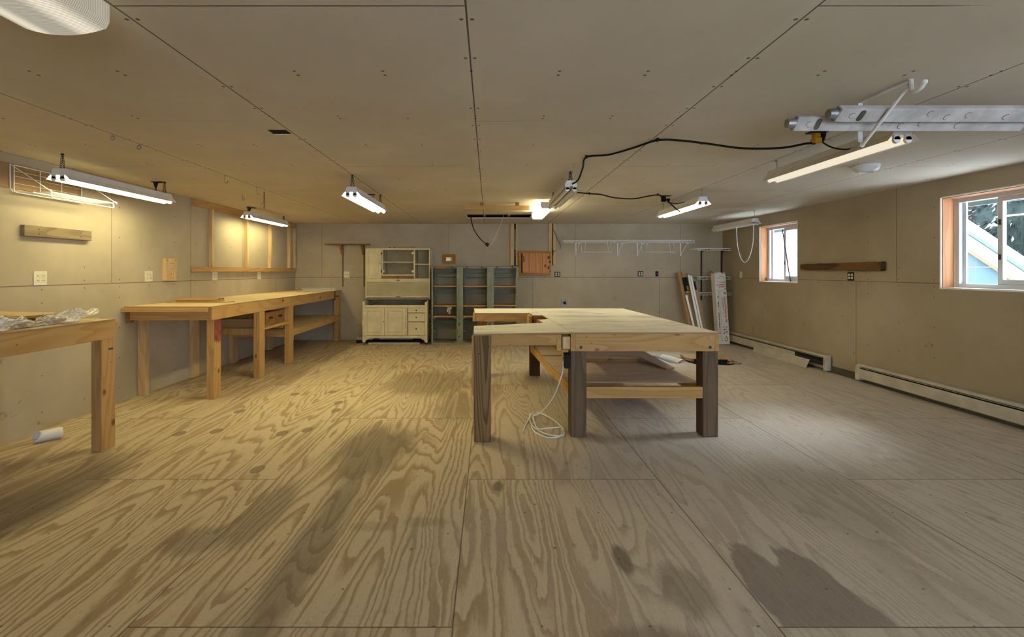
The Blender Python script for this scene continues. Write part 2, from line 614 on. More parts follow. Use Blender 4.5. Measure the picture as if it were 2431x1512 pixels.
M['amber_plate'] = wood('orange', 'x')
M['plate_grey'] = plain('grey_outlet_plate', (.30, .32, .33), .45, .3)
M['old_standard'] = plain('old_brown_standard', (.17, .125, .06), .6)
M['tape_blue'] = plain('blue_tape', (.05, .07, .22), .5)
M['bright_metal'] = plain('bright_metal', (.60, .54, .42), .38, 1.0, var=.04)
M['enamel_top'] = plain('grey_enamel_top', (.40, .39, .36), .35, var=.05)

WARM, CREAMY = (1.0, .89, .45), (1.0, .88, .66)
LEFT_GLOW, RIGHT_GLOW = 11.0, .27
M['tube_left'] = emit('lit_tube_left', WARM, LEFT_GLOW)
M['tube_right'] = emit('lit_tube_right', CREAMY, RIGHT_GLOW)
M['tube_single'] = emit('lit_tube_single', WARM, 24.0)
M['tube_mid'] = emit('lit_tube_mid', (1.0, .91, .62), 9.0)
M['tube_fill'] = emit('lit_tube_fill', WARM, 5.0)


def diffuser_material(name, col, strength, ribs, tubes=0.0):
    g = G(name)
    x, y, z = g.obj()
    e = g.nt.nodes.new('ShaderNodeEmission')
    rib = ((y * ribs).fract() - .5).abs() * 2
    g.put(e.inputs[0], g.mix(rib.step(.1, .9), tuple(c * .62 for c in col), col))
    if tubes:                                   # brighter below each of the lamp's two tubes
        t = ((x.abs() - tubes) * (1 / .035)).abs().step(1.6, .2)
        g.put(e.inputs[1], (t * .55 + .62) * strength)
    else:
        e.inputs[1].default_value = strength
    g.nt.links.new(e.outputs[0], g.out.inputs[0])
    return g.mat


M['lens_near'] = diffuser_material('ribbed_lens_lit', (1.0, .90, .70), .25, 150.0, .085)
M['lens_mid'] = diffuser_material('wrap_lens_lit', (1.0, .90, .55), 6.0, 90.0)


def clear_material(name, gloss, tint=(1, 1, 1), rough=.02):
    g = G(name)
    t = g.nt.nodes.new('ShaderNodeBsdfTransparent')
    t.inputs[0].default_value = (*tint, 1)
    s = g.nt.nodes.new('ShaderNodeBsdfGlossy')
    s.inputs['Roughness'].default_value = rough
    mx = g.nt.nodes.new('ShaderNodeMixShader')
    mx.inputs[0].default_value = gloss
    g.nt.links.new(t.outputs[0], mx.inputs[1])
    g.nt.links.new(s.outputs[0], mx.inputs[2])
    g.nt.links.new(mx.outputs[0], g.out.inputs[0])
    return g.mat


M['glass'] = clear_material('window_glass', .05)


def plastic_film():
    g = G('clear_plastic_film')
    x, y, z = g.obj()
    n = g.noise(g.xyz(x * 30, y * 9, z * 30), 1, 4, .6, 1.5)
    t = g.nt.nodes.new('ShaderNodeBsdfTransparent')
    mx = g.nt.nodes.new('ShaderNodeMixShader')
    g.put(mx.inputs[0], n.step(.42, .62) * .55 + .25)
    g.put(g.bsdf.inputs['Base Color'], (.80, .77, .70))
    g.bsdf.inputs['Roughness'].default_value = .22
    g.bump(n, .5, .01)
    g.nt.links.new(t.outputs[0], mx.inputs[1])
    g.nt.links.new(g.bsdf.outputs[0], mx.inputs[2])
    g.nt.links.new(mx.outputs[0], g.out.inputs[0])
    return g.mat


M['film'] = plastic_film()
# ------------------------------------------------------------------ camera, sky, daylight
cam = bpy.data.cameras.new('camera')
co = bpy.data.objects.new('camera', cam)
COL.objects.link(co)
co.location = (0, 0, EYE)
co.rotation_euler = (R(90), 0, 0)
cam.sensor_width = 36
cam.lens = 36 * F / 2431
cam.shift_x = (2431 / 2 - CX) / 2431
cam.shift_y = -(1512 / 2 - CY) / 2431
cam.clip_start = .05
cam.clip_end = 300
SC.camera = co

wd = bpy.data.worlds.new('overcast_sky')
SC.world = wd
wd.use_nodes = True
bg = wd.node_tree.nodes['Background']
bg.inputs[0].default_value = (.66, .80, 1.0, 1)
bg.inputs[1].default_value = 3.8

sl = bpy.data.lights.new('veiled_sun', 'SUN')
sl.energy = 5.5
sl.angle = R(24)
sl.color = (.80, .89, 1.0)
so = bpy.data.objects.new('veiled_sun', sl)
COL.objects.link(so)
so.location = (9, 5, 6)
so.rotation_euler = Vector((-.80, -.10, -.56)).to_track_quat('-Z', 'Y').to_euler()

SC.view_settings.view_transform = 'Standard'
SC.view_settings.look = 'None'
SC.view_settings.exposure = 1.75
SC.view_settings.gamma = 1
SC.view_settings.use_curve_mapping = False
SC.cycles.use_denoising = True
SC.cycles.max_bounces = 10
SC.cycles.diffuse_bounces = 6
SC.cycles.use_adaptive_sampling = True
SC.cycles.adaptive_threshold = .02
SC.cycles.glossy_bounces = 3
SC.cycles.transparent_max_bounces = 12
SC.cycles.sample_clamp_indirect = 6
SC.cycles.caustics_reflective = False
SC.cycles.caustics_refractive = False

# ------------------------------------------------------------------ room shell
def struct(b, name, mat, label, cat, **kw):
    return solo(b, name, mat, label, cat, kind='structure', **kw)


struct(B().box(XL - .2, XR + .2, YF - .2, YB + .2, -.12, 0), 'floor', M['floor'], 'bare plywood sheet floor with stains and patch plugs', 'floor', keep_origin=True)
# ceiling board with the long access slot near the back wall
HX0, HX1, HY0, HY1 = -.366, .705, 7.43, 7.97
b = B()
b.box(XL - .2, HX0, YF - .2, YB + .2, H, H + .014).box(HX1, XR + .2, YF - .2, YB + .2, H, H + .014)
b.box(HX0, HX1, YF - .2, HY0, H, H + .014).box(HX0, HX1, HY1, YB + .2, H, H + .014)
ceil = struct(b, 'ceiling', M['ceiling'], 'unpainted wallboard ceiling with open joints', 'ceiling', keep_origin=True)
struct(B().box(XL - .15, XL, YF, YB, 0, H), 'wall_left', M['wall_left'], 'unpainted wallboard wall behind the workbenches', 'wall', keep_origin=True)
struct(B().box(XL, XR, YB, YB + .15, 0, H), 'wall_back', M['wall_back'], 'unpainted wallboard wall behind the cream cabinet', 'wall', keep_origin=True)
W1, W2, W4 = (6.736, 7.679), (3.71, 4.61), (.35, 1.27)
WZ0, WZ1 = 1.158, 2.075
WT = .155
b = B()
ys = [YF, W4[0], W4[1], W2[0], W2[1], W1[0], W1[1], YB]
for i in range(7):
    if i in (1, 3, 5):
        b.box(XR, XR + WT, ys[i], ys[i + 1], 0, WZ0).box(XR, XR + WT, ys[i], ys[i + 1], WZ1, H)
    else:
        b.box(XR, XR + WT, ys[i], ys[i + 1], 0, H)
struct(b, 'wall_right', M['wall_right'], 'unpainted wallboard wall with the two windows', 'wall', keep_origin=True)
# front wall behind the camera, with a glazed opening added to let daylight in
FX0, FX1, FZ0, FZ1 = .2, 4.3, .2, 2.12
b = B().box(XL, FX0, YF - .15, YF, 0, H).box(FX1, XR, YF - .15, YF, 0, H).box(FX0, FX1, YF - .15, YF, 0, FZ0).box(FX0, FX1, YF - .15, YF, FZ1, H)
struct(b, 'wall_front', M['wall_back'], 'wallboard wall with an added daylight opening behind the viewpoint', 'wall', keep_origin=True)
b = B()
for x in (FX0, (2 * FX0 + FX1) / 3, (FX0 + 2 * FX1) / 3, FX1):
    b.box(x - .04, x + .04, YF - .11, YF - .04, FZ0, FZ1)
b.box(FX0, FX1, YF - .105, YF - .045, FZ0, FZ0 + .07).box(FX0, FX1, YF - .105, YF - .045, FZ1 - .07, FZ1)
w3 = Thing('fill_opening', 'added glazed opening letting in daylight from behind the viewpoint', 'window', ((FX0 + FX1) / 2, YF - .07, FZ0), kind='structure')
w3.part(b, 'window_frame', M['vinyl'])
w3.part(B().box(FX0 + .04, FX1 - .04, YF - .078, YF - .072, FZ0 + .07, FZ1 - .07), 'glass_pane', M['glass'])
# low base board along the right wall, behind the heaters
struct(B().box(XR - .022, XR, -1.0, YB, 0, .085), 'baseboard_right', M['heater_dark'], 'narrow dark base strip along the window wall', 'baseboard', keep_origin=True)

# attic framing seen through the ceiling slot
b = B().box(HX0 - .1, HX1 + .1, HY1 + .03, HY1 + .07, H + .062, H + .15)
struct(b.box(-.09, -.05, HY0, HY1 + .03, H + .03, H + .15).box(.33, .37, HY0, HY1 + .03, H + .03, H + .15), 'trim_1', wood('pine', 'x'), 'joists showing inside the ceiling slot', 'trim', base=False)
struct(B().box(HX0 - .2, HX1 + .2, HY0 - .2, HY1 + .2, H + .32, H + .34).box(HX0 - .2, HX1 + .2, HY1 + .18, HY1 + .2, H + .014, H + .32).box(HX0 - .2, HX1 + .2, HY0 - .2, HY0 - .18, H + .014, H + .32).box(HX0 - .2, HX0 - .18, HY0 - .2, HY1 + .2, H + .014, H + .32).box(HX1 + .18, HX1 + .2, HY0 - .2, HY1 + .2, H + .014, H + .32), 'trim_2', M['inside'], 'dark attic space above the ceiling slot', 'trim', base=False)
b = B().box(HX0, HX1, HY1 - .012, HY1 - .004, H - .004, H + .010).box(HX0 - .004, HX0 + .006, HY0 - .02, HY1, H - .006, H + .012)
struct(b, 'trim_3', M['paper'], 'torn white paper edge of the ceiling slot', 'trim', base=False)


# ------------------------------------------------------------------ windows on the right wall
def window(name, y0, y1, label):
    xi, xo = XR, XR + WT                      # reveal
    xf = XR + .128                            # sash plane
    z0, z1 = WZ0, WZ1
    w = Thing(name, label, 'window', (xf, (y0 + y1) / 2, z0), kind='structure')
    for ya, yb in ((y1 - .02, y1), (y0, y0 + .02)):
        w.part(B().box(xi + .012, xf, ya, yb, z0, z1), 'jamb_board', M['jamb'])
    w.part(B().box(xi + .012, xf, y0, y1, z1 - .02, z1), 'head_board', wood('cedar', 'y'))
    w.part(B().box(xi - .002, xf, y0, y1, z0 - .004, z0 + .012), 'sill_board', M['paper'])
    e = B()
    e.box(xi - .003, xi + .012, y0 - .006, y0, z0, z1).box(xi - .003, xi + .012, y1 - .012, y1, z0, z1).box(xi - .003, xi + .012, y0, y1, z1 - .012, z1)
    w.part(e, 'torn_paper_edge', M['paper'])
    a0, a1, c0, c1 = y0 + .02, y1 - .02, z0 + .012, z1 - .02
    fr = B()
    fr.box(xf, xo + .03, a0, a0 + .045, c0, c1).box(xf, xo + .03, a1 - .045, a1, c0, c1)
    fr.box(xf, xo + .03, a0 + .045, a1 - .045, c0, c0 + .04).box(xf, xo + .03, a0 + .045, a1 - .045, c1 - .045, c1)
    w.part(fr, 'window_frame', M['vinyl'], bev=.003)
    mid = (a0 + a1) / 2 + .02
    s = B()
    x0, x1 = xf + .012, xf + .034
    s.box(x0, x1, a0 + .045, a0 + .085, c0 + .04, c1 - .045).box(x0, x1, mid - .01, mid + .035, c0 + .04, c1 - .045)
    s.box(x0, x1, a0 + .085, mid - .01, c0 + .04, c0 + .085).box(x0, x1, a0 + .085, mid - .01, c1 - .085, c1 - .045)
    sash = w.part(s, 'sliding_sash', M['vinyl'], bev=.003)
    w.part(B().box(x0 + .009, x0 + .012, a0 + .085, mid - .01, c0 + .085, c1 - .085), 'glass_pane', M['glass'], under=sash)
    t = B()
    x0, x1 = xf + .038, xf + .056
    t.box(x0, x1, a1 - .075, a1 - .045, c0 + .04, c1 - .045).box(x0, x1, mid - .004, mid + .028, c0 + .04, c1 - .045)
    fx = w.part(t, 'fixed_sash', M['vinyl'], bev=.002)
    w.part(B().box(x0 + .008, x0 + .011, mid + .028, a1 - .075, c0 + .04, c1 - .045), 'glass_pane', M['glass'], under=fx)
    lt = B().box(xf + .004, xf + .014, mid + .004, mid + .02, z0 + .28, z0 + .33).box(xf + .004, xf + .014, mid + .004, mid + .02, z0 + .60, z0 + .65)
    w.part(lt, 'latch', M['dark_metal'], under=sash)
    return w


window('window_1', *W1, 'small sliding window in the right wall, near the back corner')
window('window_2', *W2, 'sliding window in the right wall nearest the viewpoint, showing a snowy roof')
window('fill_window', *W4, 'added unseen window in the right wall, letting in daylight beside the viewpoint')  # unseen window added to bring blue daylight onto the right side
solo(B().cyl((XR + .105, 7.05, WZ0 + .014), (XR + .118, 7.262, 1.985), .0085, n=8), 'stop_rod', M['dark_metal'],
     'thin dark stick leaning across the pane of the small back window', 'stick', smooth=True)

# ------------------------------------------------------------------ outdoors
G0 = -.55
struct(B().box(-60, 120, -60, 120, G0 - .3, G0), 'ground', M['snow'], 'snow covered ground outside the windows', 'ground', keep_origin=True)
ev = Thing('roof_eave', 'own snowy roof eave with pale soffit seen at the top of the windows', 'eave', (5.0, 4, 2.1), kind='structure')
ev.part(B().box(XR + WT, 5.36, YF, 11, 2.13, 2.15), 'soffit', M['soffit'])
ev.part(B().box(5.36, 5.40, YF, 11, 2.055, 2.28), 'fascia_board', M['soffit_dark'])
# outer face of the building and the roof deck that keep daylight to the windows
ev.part(B().box(XL - .4, 5.40, YF - 2.2, 11, H + .36, H + .42), 'roof_deck', M['soffit_dark'])  # front overhang added out of view to block sky light
# house next door: gable end with snow on the rake
ny, sl_ = 8.0, .664                                      # gable end faces the viewpoint
xr, zr = 7.9, 2.284 + (8.264 - 7.9) * sl_                 # ridge
xl, xe = 6.25, 12.0                                       # left and right eave
house = Thing('neighbouring_house', 'teal gable end with snow on its sloping roof, outside the large window', 'house', (8.6, ny + .6, G0))
wh = zr - .42
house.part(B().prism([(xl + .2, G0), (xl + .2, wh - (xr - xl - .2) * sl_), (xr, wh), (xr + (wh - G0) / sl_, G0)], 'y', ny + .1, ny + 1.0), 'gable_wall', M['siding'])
def rake(d0, d1, y0, y1):
    a_, c_ = (xr - xl) * sl_, (xe - xr) * sl_
    return B().prism([(xl, zr - a_ - d0), (xr, zr - d0), (xe, zr - c_ - d0), (xe, zr - c_ - d1), (xr, zr - d1), (xl, zr - a_ - d1)], 'y', y0, y1)
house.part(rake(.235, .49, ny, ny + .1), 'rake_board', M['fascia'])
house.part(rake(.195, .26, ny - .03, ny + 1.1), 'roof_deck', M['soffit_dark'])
house.part(rake(0, .21, ny - .06, ny + 1.1), 'snow_cover', M['snow'], bev=.05)
b = B()
for k in range(6):
    z = G0 + .35 + k * .40
    b.box(xl + .25, min(xr + (wh - z) / sl_ - .1, xe), ny + .09, ny + .1, z, z + .012)
house.part(b, 'siding_joints', M['soffit'])

rng = random.Random(3)
def spruce(x, y, h, r, lab):
    t = Thing('spruce_tree', lab, 'tree', (x, y, G0), group='snowy spruces outside the large window')
    t.part(B().cyl((x, y, G0), (x, y, G0 + h * .97), .16, .02, 8), 'trunk', M['bark'], smooth=True)
    nb, sb = B(), B()
    tiers = int(h / .17)
    for k in range(tiers):
        f = k / tiers
        z = G0 + .8 + (h - .9) * f
        rad = r * (1 - f) ** .8 + .12
        fine = 1.2 < z < 5.5
        for j in range(120 if fine else 24):
            a = rng.uniform(0, 2 * PI)
            L = rad * rng.uniform(.25, 1.1)
            d = Vector((math.cos(a), math.sin(a), 0))
            s = Vector((-d.y, d.x, 0))
            p0 = Vector((x, y, z + rng.uniform(-.15, .15))) + d * L * .35
            L *= .65
            if fine:
                p0 += d * L * rng.uniform(0, .55)
                L *= .45
            p1 = p0 + d * L * .55 + Vector((0, 0, -.05 * L))
            p2 = p0 + d * L + Vector((0, 0, -.30 * L))
            wv = rng.uniform(.012, .034) * (.6 + L) * (1 if fine else 3)
            for bb, up, ww in ((nb, 0, wv), (sb, .05, wv * rng.uniform(.45, .95))):
                if bb is sb and rng.random() < .62:
                    continue
                u = Vector((0, 0, up))
                e = 1.0 if bb is nb else .86
                q1, q2 = p0 + (p1 - p0) * e, p0 + (p2 - p0) * e
                A = [p0 + u, q1 + s * ww + u, q1 - s * ww + u, q2 + u, q1 + u * 1.8 + Vector((0, 0, .04))]
                vs = [bb.bm.verts.new(v) for v in A]
                for tri in ((0, 1, 4), (0, 4, 2), (1, 3, 4), (4, 3, 2)):
                    bb.bm.faces.new([vs[i] for i in tri])
                if bb is nb:                       # twigs hanging below the branch
                    hang = [p0, p1 - Vector((0, 0, .06 + .05 * L)), p2 - Vector((0, 0, .10)), p1 + s * .02]
                    bb.bm.faces.new([bb.bm.verts.new(v) for v in hang])
                    bb.bm.faces.new([bb.bm.verts.new(v) for v in (p1 - s * ww * 1.4 - Vector((0, 0, .08)), p1 + s * ww * 1.4 - Vector((0, 0, .06)), p1 + Vector((0, 0, .03)))])
                else:                              # rounded snow clump
                    bb.bm.faces.new([bb.bm.verts.new(v) for v in (p1 - s * ww - Vector((0, 0, .03)), p1 + s * ww - Vector((0, 0, .02)), p1 + Vector((0, 0, .10)))])
    core = [(.05, G0 + h * .96)]
    prof = [(r * .62 * (1 - k / 12) ** .8 * (1.18 if k % 2 else .82) + .03, G0 + .9 + (h - 1.2) * k / 12) for k in range(13)]
    nb.lathe([(a_, b_) for a_, b_ in prof], (x, y, 0), 11)
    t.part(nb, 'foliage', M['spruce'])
    t.part(sb, 'snow_load', M['snow'])


SPR = ((15.0, 13.0, 11.5, 1.55, 'nearest snowy spruce seen through the left pane of the large window'),
       (15.0, 16.4, 11.0, 1.55, 'snowy spruce seen through the large window, left edge of its left pane'),
       (15.2, 20.0, 10.5, 1.55, 'snowy spruce of the front row, farthest from the viewpoint'),
       (18.6, 15.2, 13, 1.6, 'snowy spruce in the second row of trees, the nearer one'),
       (18.8, 18.7, 13, 1.6, 'snowy spruce in the second row of trees, the farther one'),
       (22.2, 20.4, 15, 1.6, 'snowy spruce in the third row of the trees outside'),
       (22.0, 24.0, 15, 1.6, 'snowy spruce farthest out in the third row of trees'),
       (22.4, 16.8, 15, 1.6, 'snowy spruce in the third row of trees, rightmost of them'))
for x, y, h, r, lab in SPR:
    spruce(x, y, h, r, lab)
# a bare twig arching outside the small window
solo(B().tube(catmull([(6.6, 9.1, G0), (6.65, 9.25, .6), (6.7, 9.5, 1.4), (6.6, 9.2, 1.78), (6.5, 8.75, 1.80), (6.4, 8.3, 1.62)], 6), .018, 6), 'bare_branch', M['bark'],
     'thin bare branch arching outside the small back window', 'branch', smooth=True)
# ------------------------------------------------------------------ shop lights
def link_chain(b, p0, p1, n):
    p0, p1 = Vector(p0), Vector(p1)
    d = (p1 - p0) / n
    t = d.normalized()
    s0 = t.cross(Vector((0, 1, 0))).normalized() if abs(t.y) < .9 else Vector((1, 0, 0))
    for i in range(n):
        c = p0 + d * (i + .5)
        s = s0 if i % 2 else t.cross(s0)
        pts = []
        for k in range(8):
            a = 2 * PI * k / 8
            pts.append(c + t * math.cos(a) * d.length * .62 + s * math.sin(a) * .0075)
        b.tube(pts, .0022, 4, closed=True)


def shop_light(label, x, y0, z, tube_mat, cat='shop light', group=None, chains=((.04, 0), (1.17, 0)), hood=.088, wires=False):
    """Four-foot twin tube fixture hung along y; z is the tube axis height."""
    L = 1.22
    t = Thing('shop_light', label, cat, (x, y0 + L / 2, z), group=group)
    b = B().prism([(-.060, .026), (.060, .026), (.042, .078), (-.042, .078)], 'y', y0 + .004, y0 + L - .004)
    bmesh.ops.translate(b.bm, vec=(x, 0, z), verts=b.bm.verts[:])
    hs = t.part(b, 'housing', M['white_metal'])
    b = B()
    for s in (-1, 1):
        b.prism([(s * .056, .029), (s * hood, -.006), (s * hood, -.009), (s * (hood + .003), -.009), (s * .058, .034)], 'y', y0, y0 + L)
    bmesh.ops.translate(b.bm, vec=(x, 0, z), verts=b.bm.verts[:])
    t.part(b, 'reflector', M['white_metal'])
    for s in (-1, 1):
        t.part(B().cyl((x + s * .033, y0 + .018, z), (x + s * .033, y0 + L - .018, z), .019, n=16), 'fluorescent_tube', tube_mat, smooth=True)
        for e, sg in ((y0 + .002, 1), (y0 + L - .002, -1)):
            h = B().box(x + s * .033 - .017, x + s * .033 + .017, e, e + sg * .016, z - .002, z + .03)
            h.cyl((x + s * .033, e, z - .002), (x + s * .033, e + sg * .016, z - .002), .020, n=14)
            t.part(h, 'lamp_holder', M['white_metal'])
    for dy, dx in chains:
        b = B()
        if wires:
            b.tube([(x, y0 + dy, z + .075), (x + .008, y0 + dy, z + .11), (x, y0 + dy, H - .002)], .003, 5)
        else:
            link_chain(b, (x - .014, y0 + dy, z + .074), (x + dx - .003, y0 + dy, H - .006), 7)
            link_chain(b, (x + .014, y0 + dy, z + .074), (x + dx + .003, y0 + dy, H - .006), 7)
        b.cyl((x + dx, y0 + dy, H - .010), (x + dx, y0 + dy, H), .011, n=8)
        t.part(b, 'chain' if not wires else 'hanging_wire', M['dark_metal'] if not wires else M['grey_metal'])
    return t


def ceiling_outlet(x, y, label):
    t = Thing('ceiling_outlet', label, 'outlet', (x, y, H - .006), group='black outlets on the ceiling')
    t.part(B().box(x - .058, x + .058, y - .036, y + .036, H - .006, H), 'cover_plate', M['black_plastic'], bev=.002)
    t.part(B().box(x - .05, x - .02, y - .016, y + .016, H - .009, H - .006), 'socket', M['dark_metal'])
    t.part(B().box(x + .02, x + .05, y - .016, y + .016, H - .009, H - .006), 'socket', M['dark_metal'])


def plug_cord(t, p, pts, mat=None, r=.005):
    """Fixture lead: plug body at p on the ceiling, cord through pts."""
    mat = mat or M['black']
    p = Vector(p)
    b = B().cyl(p, p - Vector((0, 0, .012)), .020, .020, 10).cyl(p - Vector((0, 0, .012)), p - Vector((0, 0, .052)), .020, .008, 10)
    t.part(b, 'plug', mat, smooth=True)
    t.part(B().tube(catmull([p - Vector((0, 0, .05))] + pts, 6), r, 7), 'power_cord', mat, smooth=True)


L1 = shop_light('lit twin tube shop light at far left, hung in front of the wire rack', -3.333, 3.55, 2.052, M['tube_left'])
plug_cord(L1, (-3.43, 4.73, H - .009), [(-3.425, 4.73, 2.17), (-3.40, 4.70, 2.12), (-3.37, 4.66, 2.10)])
ceiling_outlet(-3.40, 4.73, 'black ceiling outlet above the lit shop light at far left')
L2 = shop_light('lit twin tube shop light over the long workbench, in front of the stud frame', -3.42, 6.49, 2.10, M['tube_left'])
plug_cord(L2, (-3.46, 6.64, H - .009), [(-3.46, 6.64, 2.18), (-3.455, 6.62, 2.17)])
ceiling_outlet(-3.43, 6.64, 'black ceiling outlet above the shop light by the stud frame')
L3 = shop_light('lit shop light hung alone left of the room centre', -1.30, 4.34, 2.055, M['tube_single'])
plug_cord(L3, (-1.39, 5.50, H - .009), [(-1.39, 5.50, 2.19), (-1.37, 5.45, 2.12)], M['grey_metal'])
ceiling_outlet(-1.42, 5.50, 'black ceiling outlet at the far end of the lone shop light left of centre')
C1 = shop_light('unlit twin tube shop light with two grey tubes, at the room centre', .755, 4.20, 2.085, M['tube_off'], hood=.075)
R1 = shop_light('lit shop light right of centre with a black cord dangling across it', 2.393, 5.12, 2.088, M['tube_mid'], wires=True)
plug_cord(R1, (2.20, 5.62, H - .03), [(2.21, 5.61, 2.17), (2.28, 5.55, 2.15), (2.36, 5.50, 2.165)])
R2 = shop_light('unlit shop light in the far right corner with a looping white cord', 4.03, 6.93, 2.055, M['tube_off'], wires=True)
R2.part(B().tube(catmull([(4.0, 6.95, 2.13), (4.005, 6.94, 1.95), (4.0, 6.96, 1.72), (4.0, 7.06, 1.53), (4.0, 7.17, 1.47), (4.0, 7.27, 1.53), (4.0, 7.36, 1.69), (3.99, 7.38, 1.86), (3.99, 7.39, 2.06)], 8), .006, 7),
        'power_cord', M['white_wire'], smooth=True, label='white looped cord')
R3 = shop_light('large lit shop light at right, just below the steel channels', 2.39, 2.645, 2.095, M['tube_right'], wires=True)

shop_light('added fill light, a twin tube fixture over the left bench, beside the viewpoint', -3.333, .55, 2.052, M['tube_fill'])  # unseen fixture added to brighten the near left of the room
shop_light('added fill light, a twin tube fixture right of and behind the viewpoint', 2.39, -.9, 2.09, M['tube_right'])  # another unseen fixture, added as fill from behind


def wrap_light(label, x, y0, L, hw, drop, lens, square):
    t = Thing('wraparound_light', label, 'ceiling light', (x, y0 + L / 2, H - drop))
    t.part(B().box(x - hw * .8, x + hw * .8, y0 + .02, y0 + L - .02, H - .045, H), 'housing', M['white_metal'])
    d = drop
    if square:
        pr = [(-hw, -.03), (-hw, -d * .75), (-hw * .8, -d), (hw * .8, -d), (hw, -d * .75), (hw, -.03)]
    else:
        pr = [(-hw, -.012), (-hw, -d * .62)]
        for k in range(9):
            a = -1 + 2 * k / 8
            pr.append((hw * .93 * a, -d * (.80 + .20 * (1 - a * a))))
        pr += [(hw, -d * .62), (hw, -.012)]
    b = B().prism(pr, 'y', y0 + .012, y0 + L - .012)
    bmesh.ops.translate(b.bm, vec=(x, 0, H), verts=b.bm.verts[:])
    t.part(b, 'diffuser', lens)
    for e0, e1 in ((y0, y0 + .012), (y0 + L - .012, y0 + L)):
        b = B().prism(pr, 'y', e0, e1)
        bmesh.ops.translate(b.bm, vec=(x, 0, H), verts=b.bm.verts[:])
        cap = t.part(b, 'end_cap', M['lens_near'] if not square else M['white_metal'])
        if square:
            t.part(B().cyl((x, e0 - .010, H - drop * .62), (x, e0, H - drop * .62), .022, n=14), 'knockout', M['white_metal'], under=cap)
    return t


wrap_light('large lit ribbed wraparound light on the ceiling at upper left, nearest the viewpoint', -1.44, .34, 1.225, .148, .115, M['lens_near'], False)
wrap_light('lit square wraparound light at the room centre, beyond the unlit shop light', .755, 5.88, 1.21, .088, .115, M['lens_mid'], True)
wrap_light('added fill light, a ribbed wraparound fixture right of and behind the viewpoint', 1.9, -2.4, 1.22, .14, .115, M['lens_near'], False)  # out-of-view fixture added to lift the foreground light

# ------------------------------------------------------------------ ceiling cables
def cable(name, label, pts, clips, r=.0075, extra=None):
    t = Thing(name, label, 'cable', pts[0])
    c = t.part(B().tube(catmull(pts, 8), r, 8), 'cord', M['black'], smooth=True)
    for x, y in clips:
        b = B().box(x - .010, x + .010, y - .012, y + .012, H - .006, H).tube([(x, y - .012, H - .004), (x, y - .013, H - .018), (x, y, H - .024), (x, y + .013, H - .018), (x, y + .012, H - .004)], .0035, 6)
        t.part(b, 'cable_clip', M['black_plastic'])
    return t


ck = H - .014
tc = cable('ceiling_cable', 'long black ceiling cable from the unlit centre light to a yellow plug',
           [(.765, 4.19, 2.13), (.80, 4.10, 2.15), (.80, 3.90, 2.21), (.776, 3.645, ck), (.93, 3.55, ck - .004), (1.06, 3.36, ck - .002), (1.167, 3.172, ck), (1.32, 3.14, ck - .012), (1.50, 3.12, ck - .04), (1.72, 3.10, ck - .075), (1.95, 3.06, ck - .083), (2.10, 3.04, ck - .060), (2.155, 3.03, H - .075)],
           [(.776, 3.645), (1.167, 3.172)])
tc.part(B().box(2.132, 2.182, 3.0, 3.05, H - .075, H - .042).box(2.138, 2.176, 3.005, 3.045, H - .042, H - .012), 'yellow_plug', M['yellow'], bev=.004, label='yellow cable plug')
t = cable('ceiling_cable', 'shorter black ceiling cable from the centre lights to the adapter at right',
          [(.815, 5.02, 2.17), (.95, 5.18, 2.22), (1.09, 5.32, ck), (1.176, 5.365, ck), (1.31, 5.36, ck - .01), (1.46, 5.34, ck - .05), (1.68, 5.36, ck - .06), (1.88, 5.42, ck - .02), (2.01, 5.45, ck), (2.08, 5.48, ck - .02), (2.14, 5.48, 2.17), (2.20, 5.42, 2.08), (2.255, 5.40, 2.03)],
          [(1.176, 5.365), (2.01, 5.45)])
t.part(B().box(2.10, 2.15, 5.56, 5.60, H - .075, H - .006), 'adapter_block', M['black_plastic'], bev=.004)
ceiling_outlet(2.17, 3.03, 'black ceiling outlet with the yellow plug, behind the steel channels')
ceiling_outlet(2.16, 5.60, 'black ceiling outlet with the adapter, above the shop light right of centre')
plug_cord(R3, (2.205, 3.03, H - .009), [(2.21, 3.03, 2.18), (2.25, 3.0, 2.14), (2.32, 2.96, 2.12), (2.37, 2.93, 2.155)])

